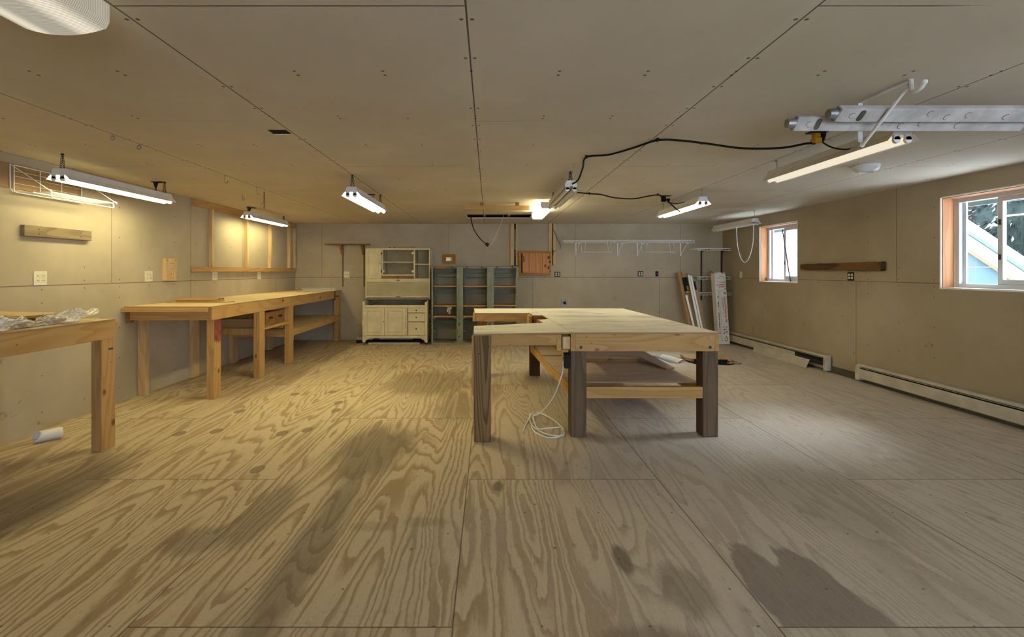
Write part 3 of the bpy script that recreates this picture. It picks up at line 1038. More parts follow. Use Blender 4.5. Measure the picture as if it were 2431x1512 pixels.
# ------------------------------------------------------------------ steel light channels on a ceiling bracket
def channel(label, pts, x0, th, nvec):
    (ya, za), (yb, zb) = pts
    na, nb = nvec
    x1 = x0 + 1.22
    t = Thing('steel_channel', label, 'light channel', ((x0 + x1) / 2, (ya + yb) / 2, zb), group='bare steel light channels on the ceiling bracket')
    prof = [(ya, za), (yb, zb), (yb + na * th, zb + nb * th), (ya + na * th, za + nb * th)]
    t.part(B().prism(prof, 'x', x0, x1), 'channel_body', M['dusty_metal'], bev=.002)
    ym, zm = (ya + yb) / 2, (za + zb) / 2
    d = Vector((0, yb - ya, zb - za)).normalized()
    n = Vector((0, na, nb))
    w = math.hypot(yb - ya, zb - za)
    c = Vector((x0, ym, zm)) + n * th * .5
    rot = Matrix((Vector((1, 0, 0)), d, n)).transposed().to_quaternion()
    e = B().obox(c + Vector((-.004, 0, 0)), (.008, w * .92, th * .9), rot)
    e.cyl(c + Vector((-.008, 0, 0)), c + Vector((-.045, 0, 0)), w * .36, w * .30, 16)
    t.part(e, 'end_plate', M['grey_metal'], smooth=True)
    # oval lamp holder slots and knockouts on the underside
    s = Vector((x0, ym, zm)) - n * .0008
    sl = B().obox(s + Vector((.115, 0, 0)), (.028, w * .45, .002), rot)
    sl.cyl(s + Vector((.115, 0, 0)) + d * w * .22 - n * .001, s + Vector((.115, 0, 0)) + d * w * .22 + n * .001, .014, n=12)
    sl.cyl(s + Vector((.115, 0, 0)) - d * w * .22 - n * .001, s + Vector((.115, 0, 0)) - d * w * .22 + n * .001, .014, n=12)
    t.part(sl, 'holder_slot', M['heater_dark'])
    for fx_, fy_ in ((.07, 0), (.46, -.15), (.56, .12), (.66, -.05), (.86, .1)):
        p = s + Vector((fx_, 0, 0)) + d * w * fy_
        ring = []
        for k in range(9):
            a = PI * .4 + PI * 1.3 * k / 8
            ring.append(p + Vector((math.cos(a) * .015, 0, 0)) + d * math.sin(a) * .015)
        t.part(B().tube(ring, .0012, 4), 'knockout', M['heater_dark'])
    return t


channel('dusty steel light channel nearer the viewpoint, resting on the ceiling bracket', ((2.315, 2.1515), (2.374, 2.1035)), 1.787, .036, (.64, .77))
channel('dusty steel light channel behind and left of the other, under the ceiling bracket', ((2.412, 2.142), (2.462, 2.084)), 1.632, .022, (.76, .65))
t = Thing('hook_bracket', 'white triangular ceiling bracket with a rounded hook, holding the steel channels', 'bracket', (2.015, 2.34, H))
t.part(B().bar((2.015, 2.19, H - .005), (2.015, 2.498, H - .005), .022, .008), 'ceiling_arm', M['white_metal'])
t.part(B().box(2.003, 2.027, 2.488, 2.498, 2.02, H), 'drop_arm', M['white_metal'])
t.part(B().cyl((2.015, 2.20, H - .026), (2.015, 2.482, 2.007), .0085, n=10).lathe([(.014, -.012), (.014, .012)], (2.015, 2.485, 2.018), 12, 'x'), 'brace', M['white_metal'], smooth=True)
hook = [(2.015, 2.192, H - .004), (2.015, 2.19, 2.22), (2.015, 2.188, 2.196), (2.015, 2.178, 2.186), (2.015, 2.158, 2.184), (2.015, 2.138, 2.190), (2.015, 2.126, 2.204)]
t.part(B().tube(catmull(hook, 4), .010, 8).lathe([(.004, -.012), (.013, -.005), (.013, .006), (.004, .013)], (2.015, 2.124, 2.208), 10), 'hook', M['white_metal'], smooth=True)

# ------------------------------------------------------------------ smoke detector, hooks, chain, hatch board
t = Thing('smoke_detector', 'round white smoke detector on the ceiling beyond the large lit shop light', 'smoke detector', (3.28, 3.99, H))
t.part(B().lathe([(.098, 0), (.098, -.016), (.095, -.020)], (3.28, 3.99, H), 28), 'base_plate', M['white_metal'], smooth=True)
t.part(B().lathe([(.093, -.020), (.091, -.036), (.072, -.056), (.052, -.060), (.046, -.054)], (3.28, 3.99, H), 28), 'cover', M['white_metal'], smooth=True)


def hook_at(x, y, drop, label, eye=False):
    b = B()
    if eye:
        pts = [(x + .014 * math.cos(a), y, H - .022 + .014 * math.sin(a)) for a in [2 * PI * k / 10 for k in range(10)]]
        b.tube(pts, .0035, 6, closed=True).cyl((x, y, H - .008), (x, y, H), .005, n=6)
    else:
        z = H - drop
        pts = [(x, y, H)] + [(x, y, z + .02)] + [(x + .014 - .014 * math.cos(a), y, z - .014 * math.sin(a)) for a in (0, .8, 1.6, 2.4, 3.3, 4.0)]
        b.tube(pts, .003, 6)
    solo(b, 'ceiling_hook', M['grey_metal'], label, 'hook', group='hooks along the ceiling joint', smooth=True, base=False)


hook_at(-2.534, 3.093, 0, 'small screw eye in the ceiling joint, the nearer of two above the left shop light', True)
hook_at(-2.535, 3.33, 0, 'small screw eye in the ceiling joint, the farther of two above the left shop light', True)
hook_at(-2.527, 4.40, .06, 'open ceiling hook in the joint right of the left shop light')
hook_at(-2.56, 5.07, .06, 'open ceiling hook in the joint beside the hanging chain')
hook_at(-2.94, 5.48, .06, 'open ceiling hook away from the joint, above the stud frame')
b = B()
link_chain(b, (-2.58, 5.28, H - .20), (-2.58, 5.28, H - .004), 11)
t = Thing('hanging_chain', 'short dark chain with a wire snap hanging from the ceiling near the stud frame', 'chain', (-2.58, 5.28, H))
t.part(b, 'chain_links', M['dark_metal'])
t.part(B().tube(catmull([(-2.58, 5.28, H - .10), (-2.61, 5.28, H - .14), (-2.64, 5.28, H - .19), (-2.625, 5.28, H - .205), (-2.60, 5.28, H - .19), (-2.60, 5.28, H - .12)], 5), .0022, 5), 'wire_snap', M['bright_metal'], smooth=True)
t = Thing('junction_box', 'dark open box cut into the ceiling with torn paper, beside the joint at left', 'junction box', (-1.375, 3.02, H - .003))
t.part(B().box(-1.435, -1.318, 2.985, 3.065, H - .003, H + .002), 'hollow', M['inside'])
e = B()
for k in range(7):
    x = -1.42 + k * .016
    e.obox((x, 3.058, H - .006), (.017, .016 + .008 * (k % 3), .003), Euler((.5, 0, .4 * (k % 2))))
t.part(e, 'torn_paper', M['paper'])

t = Thing('hanging_board', 'short lumber board fixed under the ceiling on two blocks, before the ceiling slot', 'board', (.1, 6.16, 2.155))
t.part(B().box(-.333, .547, 6.14, 6.178, 2.155, 2.213), 'board', wood('pine', 'x'), bev=.002)
for x in (-.112, .36):
    t.part(B().box(x, x + .046, 6.12, 6.20, 2.213, H), 'spacer_block', wood('brownish', 'y'), bev=.002)

t = Thing('drooping_cable', 'black cord with a round plug drooping from the ceiling slot, joined to white string', 'cord', (-.29, 7.72, H))
cp = [(-.295, 7.72, H + .03), (-.29, 7.72, 2.18), (-.24, 7.72, 2.02), (-.14, 7.72, 1.875), (-.045, 7.72, 1.795)]
t.part(B().tube(catmull(cp, 8), .008, 7), 'cord', M['black'], smooth=True)
t.part(B().cyl((-.05, 7.72, 1.80), (.0, 7.72, 1.765), .026, .030, 12), 'plug', M['black_plastic'], smooth=True)
t.part(B().tube(catmull([(0, 7.72, 1.767), (.03, 7.72, 1.77), (.10, 7.72, 1.88), (.17, 7.72, 2.04), (.235, 7.72, 2.20), (.25, 7.72, H + .03)], 8), .0045, 6), 'string', M['string'], smooth=True, label='thin white string')
# ------------------------------------------------------------------ left wall: workbenches
FXB = -2.855             # front face of both benches
TOPZ = .970


def leg_pair(t, x0, x1, y0, y1, z1, name='leg'):
    """Doubled 2x4 leg: two boards side by side along x."""
    xm = (x0 + x1) / 2
    lg = t.part(B().box(x0, xm - .0008, y0 + .003, y1, 0, z1), name, wood('pine', 'z'), bev=.0025)
    t.part(B().box(xm + .0008, x1, y0, y1, 0, z1), 'leg_board', wood('pine', 'z'), bev=.0025, under=lg)
    return lg


# near bench (partly out of frame)
t = Thing('workbench', 'near lumber workbench cut by the left edge, with loose boards and plastic on it', 'workbench', (-3.3, 2.4, 0), group='lumber workbenches along the left wall')
t.part(B().box(XL + .002, FXB + .002, .9, 3.512, TOPZ - .012, TOPZ), 'bench_top', M['ply_bench'])
t.part(B().box(FXB - .038, FXB, .9, 3.508, .826, TOPZ - .0125), 'front_apron', wood('pine', 'y'), bev=.002)
t.part(B().box(XL + .004, FXB - .039, 3.47, 3.508, .87, TOPZ - .0125), 'end_apron', wood('pine', 'x'), bev=.002)
t.part(B().box(-2.95, FXB - .012, 3.509, 3.548, .912, .950), 'ledger_stub', wood('pine', 'x'), bev=.002)
leg_pair(t, FXB - .078, FXB, 3.385, 3.512, .8255)
leg_pair(t, FXB - .078, FXB, 1.0, 1.13, .8255)
t.part(B().box(XL + .004, XL + .09, 3.40, 3.44, 0, .87), 'leg', wood('pine', 'z'), bev=.002)
t.part(B().box(FXB - .0002, FXB + .0008, 3.448, 3.488, .742, .754), 'printed_sticker', M['blue_ink'])

# long bench to the back corner
t = Thing('workbench', 'long lumber workbench running to the back corner with a shelf underneath', 'workbench', (-3.3, 6.8, 0), group='lumber workbenches along the left wall')
t.part(B().box(XL + .002, FXB + .002, 4.715, 8.885, TOPZ - .012, TOPZ), 'bench_top', M['ply_bench'])
t.part(B().box(FXB - .038, FXB, 4.736, 8.86, .826, TOPZ - .0125), 'front_apron', wood('pine', 'y'), bev=.002)
t.part(B().box(XL + .002, FXB - .022, 4.676, 4.714, .915, .958), 'end_cleat', wood('pine', 'x'), bev=.003, label='protruding cleat along the near end')
t.part(B().box(-3.70, FXB - .039, 4.736, 4.774, .826, .914), 'end_apron', wood('pine', 'x'), bev=.002)
t.part(B().box(XL + .003, -3.704, 4.74, 4.80, .80, .914), 'end_block', wood('brownish', 'z'), bev=.002)
for y0, y1 in ((4.774, 4.90), (5.727, 5.86), (6.595, 6.72), (8.72, 8.85)):
    lg = leg_pair(t, FXB - .080, FXB - .001, y0, y1, .8255)
    if y0 < 5:
        t.part(B().prism([(y0 + .004, .825), (y1 - .002, .825), (y1 - .003, .62), (y1 - .02, .585), (y1 - .035, .60), (y1 - .05, .57), (y1 - .075, .61), (y1 - .09, .58), (y0 + .02, .625), (y0 + .004, .60)], 'x', FXB - .0012, FXB - .0002), 'paint_stain', M['red_stain'], under=lg, label='red stained upper leg')
for y0, w_, d_ in ((4.90, .089, .05), (5.74, .05, .13), (6.62, .05, .15), (7.75, .05, .13)):
    t.part(B().box(XL + .003, XL + .003 + w_, y0, y0 + d_, 0, TOPZ - .0125), 'leg', wood('pale', 'z'), bev=.002)
t.part(B().box(XL + .053, XL + .091, 5.78, 8.6, .70, .788), 'wall_rail', wood('pine', 'y'), bev=.002)
t.part(B().box(XL + .054, FXB - .081, 6.62, 6.658, .385, .482), 'shelf_end_rail', wood('pine', 'x'), bev=.002)
t.part(B().box(FXB - .038, FXB - .001, 6.722, 8.719, .392, .482), 'shelf_front_rail', wood('pine', 'y'), bev=.002)
t.part(B().box(XL + .10, FXB + .002, 6.722, 8.72, .483, .497), 'shelf', M['ply_bench'])
t.part(B().box(XL + .10, FXB - .084, 6.56, 6.722, .483, .497), 'shelf_extension', M['ply_bench'])
b = B().box(FXB + .001, FXB + .008, 8.50, 8.535, .80, .968).box(FXB + .001, FXB + .075, 8.505, 8.53, .862, .876)
b.box(FXB - .03, FXB + .004, 8.505, 8.53, .80, .806)
t.part(b, 'steel_bracket', M['dark_metal'], label='black steel bracket on the front apron')

# drawer unit slung under the bench
t = Thing('drawer_unit', 'small wooden case with two drawers slung under the long workbench', 'drawer unit', (-3.2, 6.2, .545))
t.part(B().box(-3.49, FXB - .085, 5.905, 5.921, .548, .716), 'end_panel', M['ply_amber'])
t.part(B().box(-3.49, FXB - .004, 6.02, 6.592, .604, .618), 'shelf_board', wood('pine', 'y'))
t.part(B().box(FXB - .03, FXB - .006, 5.862, 6.593, .584, .6035), 'front_strip', wood('pine', 'y'), bev=.002)
for y0 in (5.865, 6.556):
    t.part(B().box(-3.4, FXB - .09 if y0 > 6 else FXB - .03, y0, y0 + .036, .52, .60), 'hanger', wood('pine', 'z'), bev=.002)
for i, y0 in enumerate((6.06, 6.335)):
    d = t.part(B().box(-3.40, -2.95, y0, y0 + .25, .622, .775).box(-2.952, -2.935, y0 - .006, y0 + .256, .619, .79), 'drawer', wood('brownish', 'y'), bev=.003)
    h = B().tube(catmull([(-2.935, y0 + .085, .705), (-2.915, y0 + .095, .698), (-2.915, y0 + .155, .698), (-2.935, y0 + .165, .705)], 4), .006, 6)
    h.box(-2.9355, -2.932, y0 + .075, y0 + .175, .694, .722)
    t.part(h, 'handle', M['dark_metal'], under=d)

# things on the benches
def board(name, c, size, rot, axis, kind, label, group=None, cat='board'):
    b = B().obox(c, size, Euler(rot))
    return solo(b, name, M[kind] if kind in M else wood(kind, axis), label, cat, group, bev=.002)


g1 = 'loose panels on the near workbench'
board('plywood_sheet', (-3.405, 3.235, 1.0265), (.70, .25, .019), (0, 0, -.22), 'x', 'ply_scrap', 'top plywood panel lying skewed on the near workbench', g1, 'panel')
board('plywood_sheet', (-3.44, 3.04, 1.0065), (.54, .34, .018), (.0, .0, -.32), 'x', 'ply_scrap', 'middle plywood panel in the pile on the near workbench', g1, 'panel')
board('plywood_sheet', (-3.45, 3.06, .9875), (.54, .50, .018), (0, 0, .12), 'x', 'ply_scrap', 'lowest plywood panel in the pile on the near workbench', g1, 'panel')
board('wood_strip', (-3.10, 2.95, .9805), (.50, .045, .020), (0, 0, 1.5708), 'x', 'cedar', 'reddish strip poking out below the panels on the near workbench', cat='board')


def film(u, v):
    s = u
    cx_ = FXB - .100 + .016 * math.sin(s * 9)
    cy_ = 2.35 + s * 1.13
    rr = (.030 + .010 * math.sin(s * 17 + 1) + .006 * math.sin(s * 41)) * (1 if s < .78 else 1 - (s - .78) * .9)
    a = 2 * PI * v
    wob = 1 + .22 * math.sin(a * 3 + s * 30) + .12 * math.sin(a * 7 - s * 55)
    lift = 0 if s < .74 else (s - .74) * .16
    x = cx_ + math.cos(a) * rr * 1.9 * wob
    z = .973 + rr + math.sin(a) * rr * wob + lift
    return Vector((x - max(0, s - .7) * .10, cy_, max(z, .9715)))


t = Thing('plastic_wrap', 'crumpled clear plastic film roll along the front of the near workbench', 'plastic wrap', (FXB - .115, 2.9, TOPZ))
t.part(B().grid(film, 90, 26), 'film', M['film'], smooth=True)
t.part(B().tube([(FXB - .125, 2.85, .992), (FXB - .13, 3.05, .993), (FXB - .14, 3.24, .995)], .016, 10), 'rolled_core', M['cardboard_in'], smooth=True)

g2 = 'boards on the long workbench'
sh = board('plywood_offcut', (-3.345, 5.345, .9745), (.66, .22, .008), (0, 0, .05), 'x', 'ply_scrap', 'thin plywood sheet under the short boards on the long workbench', None, 'panel')
board('short_board', (-3.355, 5.345, .9895), (.47, .14, .0205), (0, 0, .09), 'x', 'pine', 'lower of the two short boards stacked on the long workbench', g2)
ub = Thing('short_board', 'upper of the two short boards on the long workbench, blue tape on its end', 'board', (-3.355, 5.335, 1.0000), (0, 0, .10), group=g2)
ub.part(B().box(-.235, .235, -.07, .07, 0, .020), 'board', wood('pine', 'x'), local=True, bev=.002)
ub.part(B().box(.2352, .236, -.055, -.015, .005, .015).box(.2352, .236, .02, .055, .005, .015), 'tape_strip', M['tape_blue'], local=True)


# ------------------------------------------------------------------ wire shelving
def wire_deck(x0, x1, y0, y1, z, step=.0254, r=.0018, lip=.032, lip_up=0.0):
    """Deck wires along y, cross rods, and a front lip at y0. Returns (deck, lip) builders."""
    d = B()
    n = int(round((x1 - x0) / step))
    for i in range(n + 1):
        x = x0 + (x1 - x0) * i / n
        d.box(x - r, x + r, y0, y1, z - r, z + r)
    for y in (y0 + .01, (y0 + y1) / 2, y1):
        d.box(x0, x1, y - .003, y + .003, z - .006, z - .0)
    l = B()
    l.box(x0, x1, y0 - .003, y0 + .003, z - .003, z + .003).box(x0, x1, y0 - .003, y0 + .003, z - lip - .003, z - lip + .003)
    for i in range(n + 1):
        x = x0 + (x1 - x0) * i / n
        l.box(x - r, x + r, y0 - .002, y0 + .002, z - lip, z)
    return d, l


d, l = wire_deck(-3.50, -2.88, 8.60, 8.86, .984, lip=-.030)
t = Thing('wire_rack', 'white wire shelf lying flat on the far end of the long workbench', 'wire shelf', (-3.2, 8.73, .975))
for yy in (8.60, 8.86):
    d.box(-3.50, -2.88, yy - .003, yy + .003, .9705, .984)
t.part(d, 'wire_deck', M['white_wire'])
t.part(l, 'front_lip', M['white_wire'])

# wall rack of white wire over an amber plywood backing, upper left
t = Thing('backing_panel', 'amber plywood panel fixed high on the left wall behind the wire rack', 'panel', (XL + .008, 3.3, 1.995), kind=None)
t.part(B().box(XL, XL + .016, 2.5, 4.205, 1.985, 2.178), 'panel', M['ply_amber'])
b = B()
for y in (2.9, 3.45, 4.0):
    b.cyl((XL + .016, y, 2.15), (XL + .018, y, 2.15), .005, n=8)
t.part(b, 'screw_heads', M['dark_metal'])
t = Thing('folding_wire_rack', 'white folding wire shelf hung high on the left wall behind the shop light', 'wire shelf', (XL + .18, 3.9, 1.95))
ya, yb, xb_, xf_, zs, zt = 3.60, 4.195, XL + .030, -3.428, 1.955, 2.165
b = B()
for z, r in ((zt, .0042), (zs + .005, .0042), (zs + .07, .0022), (zs + .125, .0022), (zs + .165, .0022)):
    b.cyl((xb_, ya, z), (xb_, yb, z), r, n=6)
for y in (ya, ya + .21, ya + .40, yb):
    b.cyl((xb_, y, zs), (xb_, y, zt), .0036, n=6)
t.part(b, 'back_grid', M['white_wire'], smooth=True)
b = B()
for k in range(26):
    y = ya + (yb - ya) * k / 25
    b.box(xb_, xf_, y - .0014, y + .0014, zs - .0014, zs + .0014)
for x in (xb_ + .01, (xb_ + xf_) / 2, xf_):
    b.box(x - .003, x + .003, ya, yb, zs - .006, zs)
t.part(b, 'shelf_deck', M['white_wire'])
b = B().tube([(xf_, ya, zs), (xf_, ya, zs - .012), (xf_ + .004, ya, zs - .040), (xf_ + .004, ya + .012, zs - .044), (xf_ + .004, yb - .012, zs - .044), (xf_ + .004, yb, zs - .040), (xf_, yb, zs)], .0040, 6)
b.tube([(xf_, ya, zs), (xf_, yb, zs)], .0036, 6)
t.part(b, 'front_lip', M['white_wire'], smooth=True)
for y in (ya - .022, yb + .012):
    b = B().tube([(xb_ - .010, y, zt + .006), (xb_ - .008, y, zs + .02), (xb_ + .01, y, zs - .002)], .0042, 6)
    b.cyl((xb_, y, zt - .002), (xf_ + .004, y + .012, zs + .004), .0036, n=6)
    b.tube([(xf_ - .006, y + .012, zs + .006), (xf_, y + .012, zs + .016), (xf_ + .012, y + .012, zs + .010), (xf_ + .010, y + .012, zs - .006)], .0036, 6)
    t.part(b, 'brace', M['white_wire'], smooth=True)

# blocks, rails and outlets on the left wall
t = Thing('wall_block', 'weathered length of lumber fixed flat on the left wall below the wire rack', 'board', (XL + .02, 3.98, 1.62))
t.part(B().box(XL, XL + .038, 3.672, 4.294, 1.617, 1.706), 'board', wood('weathered', 'y'), bev=.002)
b = B()
for y, z in ((3.79, 1.68), (3.79, 1.64), (4.18, 1.68), (4.18, 1.645)):
    b.cyl((XL + .0375, y, z), (XL + .0392, y, z), .005, n=8)
t.part(b, 'screw_heads', M['dark_metal'])
t = Thing('drilled_block', 'pale upright wood block with drilled holes on the left wall beside an outlet', 'board', (XL + .02, 5.38, 1.22))
t.part(B().box(XL, XL + .036, 5.274, 5.480, 1.222, 1.482), 'board', wood('pale', 'z'), bev=.002)
b = B()
for y, z in ((5.36, 1.425), (5.40, 1.425), (5.39, 1.36), (5.37, 1.30), (5.40, 1.25), (5.46, 1.25), (5.31, 1.46), (5.45, 1.46)):
    b.cyl((XL + .0355, y, z), (XL + .0366, y, z), .0055, n=8)
t.part(b, 'drilled_holes', M['inside'])


def outlet_wall(y, z, w, h, gangs, label, axis, at, cat='outlet', group=None, mat='ivory', sign=1, style='duplex'):
    """Plate on a wall. axis 'x': plate faces ±x at plane `at`; axis 'y': faces -y at plane `at`. y is the coordinate along the wall."""
    def bx(b, u0, u1, d0, d1, z0, z1):
        if axis == 'x':
            b.box(at + sign * d0, at + sign * d1, u0, u1, z0, z1)
        else:
            b.box(u0, u1, at - d1, at - d0, z0, z1)
        return b
    loc = (at, y, z - h / 2) if axis == 'x' else (y, at, z - h / 2)
    t = Thing('wall_outlet' if cat == 'outlet' else 'switch_plate', label, cat, loc, group=group)
    t.part(bx(B(), y - w / 2, y + w / 2, 0, .006, z - h / 2, z + h / 2), 'cover_plate', M[mat], bev=.0015)
    for k in range(gangs):
        u = y + (k - (gangs - 1) / 2) * .046
        if style == 'duplex':
            for zz in (z + .0195, z - .0195):
                s = bx(B(), u - .0165, u + .0165, .006, .008, zz - .0135, zz + .0135)
                s = t.part(s, 'socket', M['ivory'], bev=.004)
                q = bx(B(), u - .008, u - .005, .008, .0087, zz - .003, zz + .006)
                bx(q, u + .005, u + .008, .008, .0087, zz - .003, zz + .006)
                bx(q, u - .002, u + .002, .008, .0087, zz - .010, zz - .006)
                t.part(q, 'slots', M['inside'], under=s)
        else:
            s = t.part(bx(B(), u - .005, u + .005, .006, .0075, z - .012, z + .012), 'toggle_slot', M['dark_metal'])
            t.part(bx(B(), u - .003, u + .003, .007, .016, z - .001, z + .008), 'toggle', M['ivory'], under=s)
    return t


gl = 'ivory outlets along the left wall'
outlet_wall(3.838, 1.274, .114, .118, 2, 'ivory four socket wall outlet at far left above the near workbench', 'x', XL, group=gl)
outlet_wall(5.062, 1.276, .114, .116, 2, 'ivory four socket wall outlet just left of the drilled wood block', 'x', XL, group=gl)
outlet_wall(6.285, 1.268, .114, .112, 2, 'ivory four socket wall outlet under the near part of the stud frame', 'x', XL, group=gl)
outlet_wall(7.50, 1.262, .114, .116, 2, 'ivory four socket wall outlet under the far part of the stud frame', 'x', XL, group=gl)

# open stud frame on the left wall
t = Thing('lumber_framework', 'open lumber frame of rails and studs on the left wall above the long workbench', 'frame', (XL + .02, 7.3, 1.325))
t.part(B().box(XL, XL + .038, 5.79, 8.86, 1.326, 1.388), 'bottom_rail', wood('pine', 'y'), bev=.002)
t.part(B().box(XL, XL + .038, 5.79, 8.86, 2.16, H - .001), 'top_rail', wood('pine', 'y'), bev=.002)
for y in (6.15, 7.04, 7.80, 8.55, 8.78):
    t.part(B().box(XL, XL + .050, y, y + .045, 1.3885, 2.1595), 'stud', wood('pale', 'z'), bev=.002)

# paper roll on the floor
ax = Vector((.62, .78, 0)).normalized()
c0 = Vector((-3.515, 3.545, .047))
b = B()
def roll(u, v):
    a = 4.6 + (2 * PI * 1.16) * v
    r = .046 - .009 * v
    n1 = Vector((-ax.y, ax.x, 0))
    cut = .035 * max(0, math.sin(a - .6)) if u < .5 else 0
    return c0 + ax * (u * .165 + (cut * (1 - 2 * u) if u < .5 else 0)) + n1 * math.cos(a) * r + Vector((0, 0, math.sin(a) * r))
solo(b.grid(roll, 8, 44), 'paper_roll', M['paper'], 'loosely rolled white paper on the floor under the near workbench', 'paper roll', smooth=True, solid=.0012)
# ------------------------------------------------------------------ back wall
SB = YB / F
def wx(p): return (p - CX) * SB
def wz(p): return EYE - (p - CY) * SB

# brown wood shelf on two brackets
t = Thing('wall_shelf', 'small brown wooden shelf on two brackets and slotted standards, left of the cream cabinet', 'shelf', (-2.73, YB - .09, 1.3))
t.part(B().box(wx(777), wx(880), YB - .17, YB - .014, 1.838, 1.857), 'shelf_board', wood('brownish', 'x'), bev=.003)
for p in (814, 864.5):
    x = wx(p)
    t.part(B().box(x - .012, x + .012, YB - .012, YB, 1.03, 1.838), 'standard', M['old_standard'])
    pr = [(YB - .014, 1.836), (YB - .15, 1.836), (YB - .145, 1.80), (YB - .09, 1.76), (YB - .05, 1.70), (YB - .04, 1.648), (YB - .014, 1.648)]
    t.part(B().prism(pr, 'x', x - .030, x + .014), 'bracket', wood('brownish', 'z'), bev=.002)
outlet_wall(wx(823), wz(651.5), .115, .118, 2, 'ivory double switch plate on the back wall below the brown shelf', 'y', YB, 'switch', style='toggle')

# cream kitchen cabinet with tambour
YF0, YU = 8.25, 8.47                    # front of base, front of upper
x0, x1 = -2.268, -1.102
cab = Thing('kitchen_cabinet', 'old cream painted cabinet with roll front, doors and drawers on small casters', 'cabinet', (-1.68, 8.55, 0))
# base
for s, xa, xb in ((0, x0, x0 + .022), (1, x1 - .022, x1)):
    pr = [(YF0 + .012, .05), (YF0 + .055, .05), (YF0 + .075, .134), (8.78, .134), (8.80, .05), (8.845, .05), (8.845, .80), (8.40, .80), (YF0 + .012, .775)]
    cab.part(B().prism(pr, 'x', xa, xb), 'side_panel', M['cream'], bev=.002)
cab.part(B().box(x0 - .010, x0 + .030, YF0 - .012, 8.40, .775, .79), 'side_ledge', M['cream'], bev=.002)
for xa, xb in ((x0, x0 + .050), (x1 - .046, x1)):
    post = cab.part(B().box(xa, xb, YF0, YF0 + .04, .052, .78), 'corner_post', M['cream'], bev=.003)
    xc = (xa + xb) / 2
    c = B().cyl((xc, YF0 + .02, .018), (xc, YF0 + .02, .055), .008, n=8)
    c.cyl((xc - .008, YF0 + .02, .018), (xc + .008, YF0 + .02, .018), .018, n=12)
    cab.part(c, 'caster', M['dark_metal'], under=post)
for xa, xb in ((x0 + .002, x0 + .044), (x1 - .044, x1 - .002)):
    c = B().cyl(((xa + xb) / 2 - .008, 8.82, .018), ((xa + xb) / 2 + .008, 8.82, .018), .018, n=12).cyl(((xa + xb) / 2, 8.82, .018), ((xa + xb) / 2, 8.82, .055), .008, n=8)
    cab.part(c, 'caster', M['dark_metal'])
xi0, xi1 = x0 + .050, x1 - .046
cab.part(B().box(xi0, xi1, YF0 + .002, YF0 + .028, .676, .722), 'top_rail', M['cream'], bev=.002)
cab.part(B().box(xi0, xi1, YF0 + .002, YF0 + .028, .135, .176), 'bottom_rail', M['cream'], bev=.002)
sk = [(xi0, .134), (xi0, .075), (xi0 + .025, .095), (xi0 + .07, .122), (xi0 + .10, .128), (xi1 - .10, .128), (xi1 - .07, .122), (xi1 - .025, .095), (xi1, .075), (xi1, .134)]
cab.part(B().prism(sk, 'y', YF0 + .004, YF0 + .024), 'apron', M['cream'])
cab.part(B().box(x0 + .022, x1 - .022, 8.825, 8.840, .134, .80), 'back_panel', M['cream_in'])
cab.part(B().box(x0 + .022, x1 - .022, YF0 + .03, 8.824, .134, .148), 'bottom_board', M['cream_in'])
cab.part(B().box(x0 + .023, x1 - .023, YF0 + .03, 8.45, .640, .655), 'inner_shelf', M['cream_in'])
xm = px(964.5, YF0)
cab.part(B().box(xm - .004, xm + .022, YF0 + .002, YF0 + .028, .1765, .6755), 'centre_stile', M['cream'])
# wire slide pieces left in the open top
b = B()
for k in range(5):
    b.cyl((x0 + .03 + k * .02, YF0 + .05, .70 + .01 * k), (x0 + .12 + k * .03, 8.60, .715 + .012 * k), .005, n=6)
cab.part(b, 'slide_rails', M['grey_metal'])


def panel_door(xa, xb, za, zb, y, hinge_x, hs):
    w = .052
    d = B().box(xa, xb, y - .008, y, za, zb)
    d.box(xa, xa + w, y - .016, y - .008, za, zb).box(xb - w, xb, y - .016, y - .008, za, zb)
    d.box(xa + w, xb - w, y - .016, y - .008, za, za + w).box(xa + w, xb - w, y - .016, y - .008, zb - w, zb)
    dr = cab.part(d, 'door', M['cream'], bev=.002)
    cab.part(B().box(xa + w + .012, xb - w - .012, y - .013, y - .008, za + w + .012, zb - w - .012), 'door_panel', M['cream'], under=dr, bev=.003)
    for z in (za + .10, zb - .10):
        h = B().box(hinge_x - .018, hinge_x + .018, y - .019, y - .016, z - .022, z + .022).cyl((hinge_x, y - .021, z - .024), (hinge_x, y - .021, z + .024), .005, n=8)
        cab.part(h, 'hinge', M['white_metal'], under=dr)
    return dr


dl = panel_door(px(865.5, YF0), px(913, YF0) - .002, .180, .672, YF0 + .006, px(865.5, YF0) + .004, 1)
dr_ = panel_door(px(913.5, YF0), px(963.5, YF0), .180, .672, YF0 + .006, px(963.5, YF0) - .004, -1)
la = px(913.2, YF0)
cab.part(B().lathe([(.004, 0), (.016, -.003), (.017, -.008), (.008, -.014)], (la - .012, YF0 - .010, .425), 12, 'y').box(la - .012, la + .03, YF0 - .018, YF0 - .011, .405, .417), 'latch', M['bright_metal'], under=dr_)
xd0, xd1 = px(969, YF0), px(1008.5, YF0)
for za, zb in ((.588, .672), (.428, .578), (.180, .418)):
    d = cab.part(B().box(xd0, xd1, YF0 - .012, YF0 + .006, za, zb), 'drawer', M['cream'], bev=.004)
    zc = (za + zb) / 2
    cab.part(B().lathe([(.006, 0), (.006, -.010), (.014, -.016), (.012, -.024), (.004, -.027)], ((xd0 + xd1) / 2, YF0 - .012, zc), 12, 'y'), 'knob', M['dark_metal'], under=d)
for z in (.33, .52):
    pass
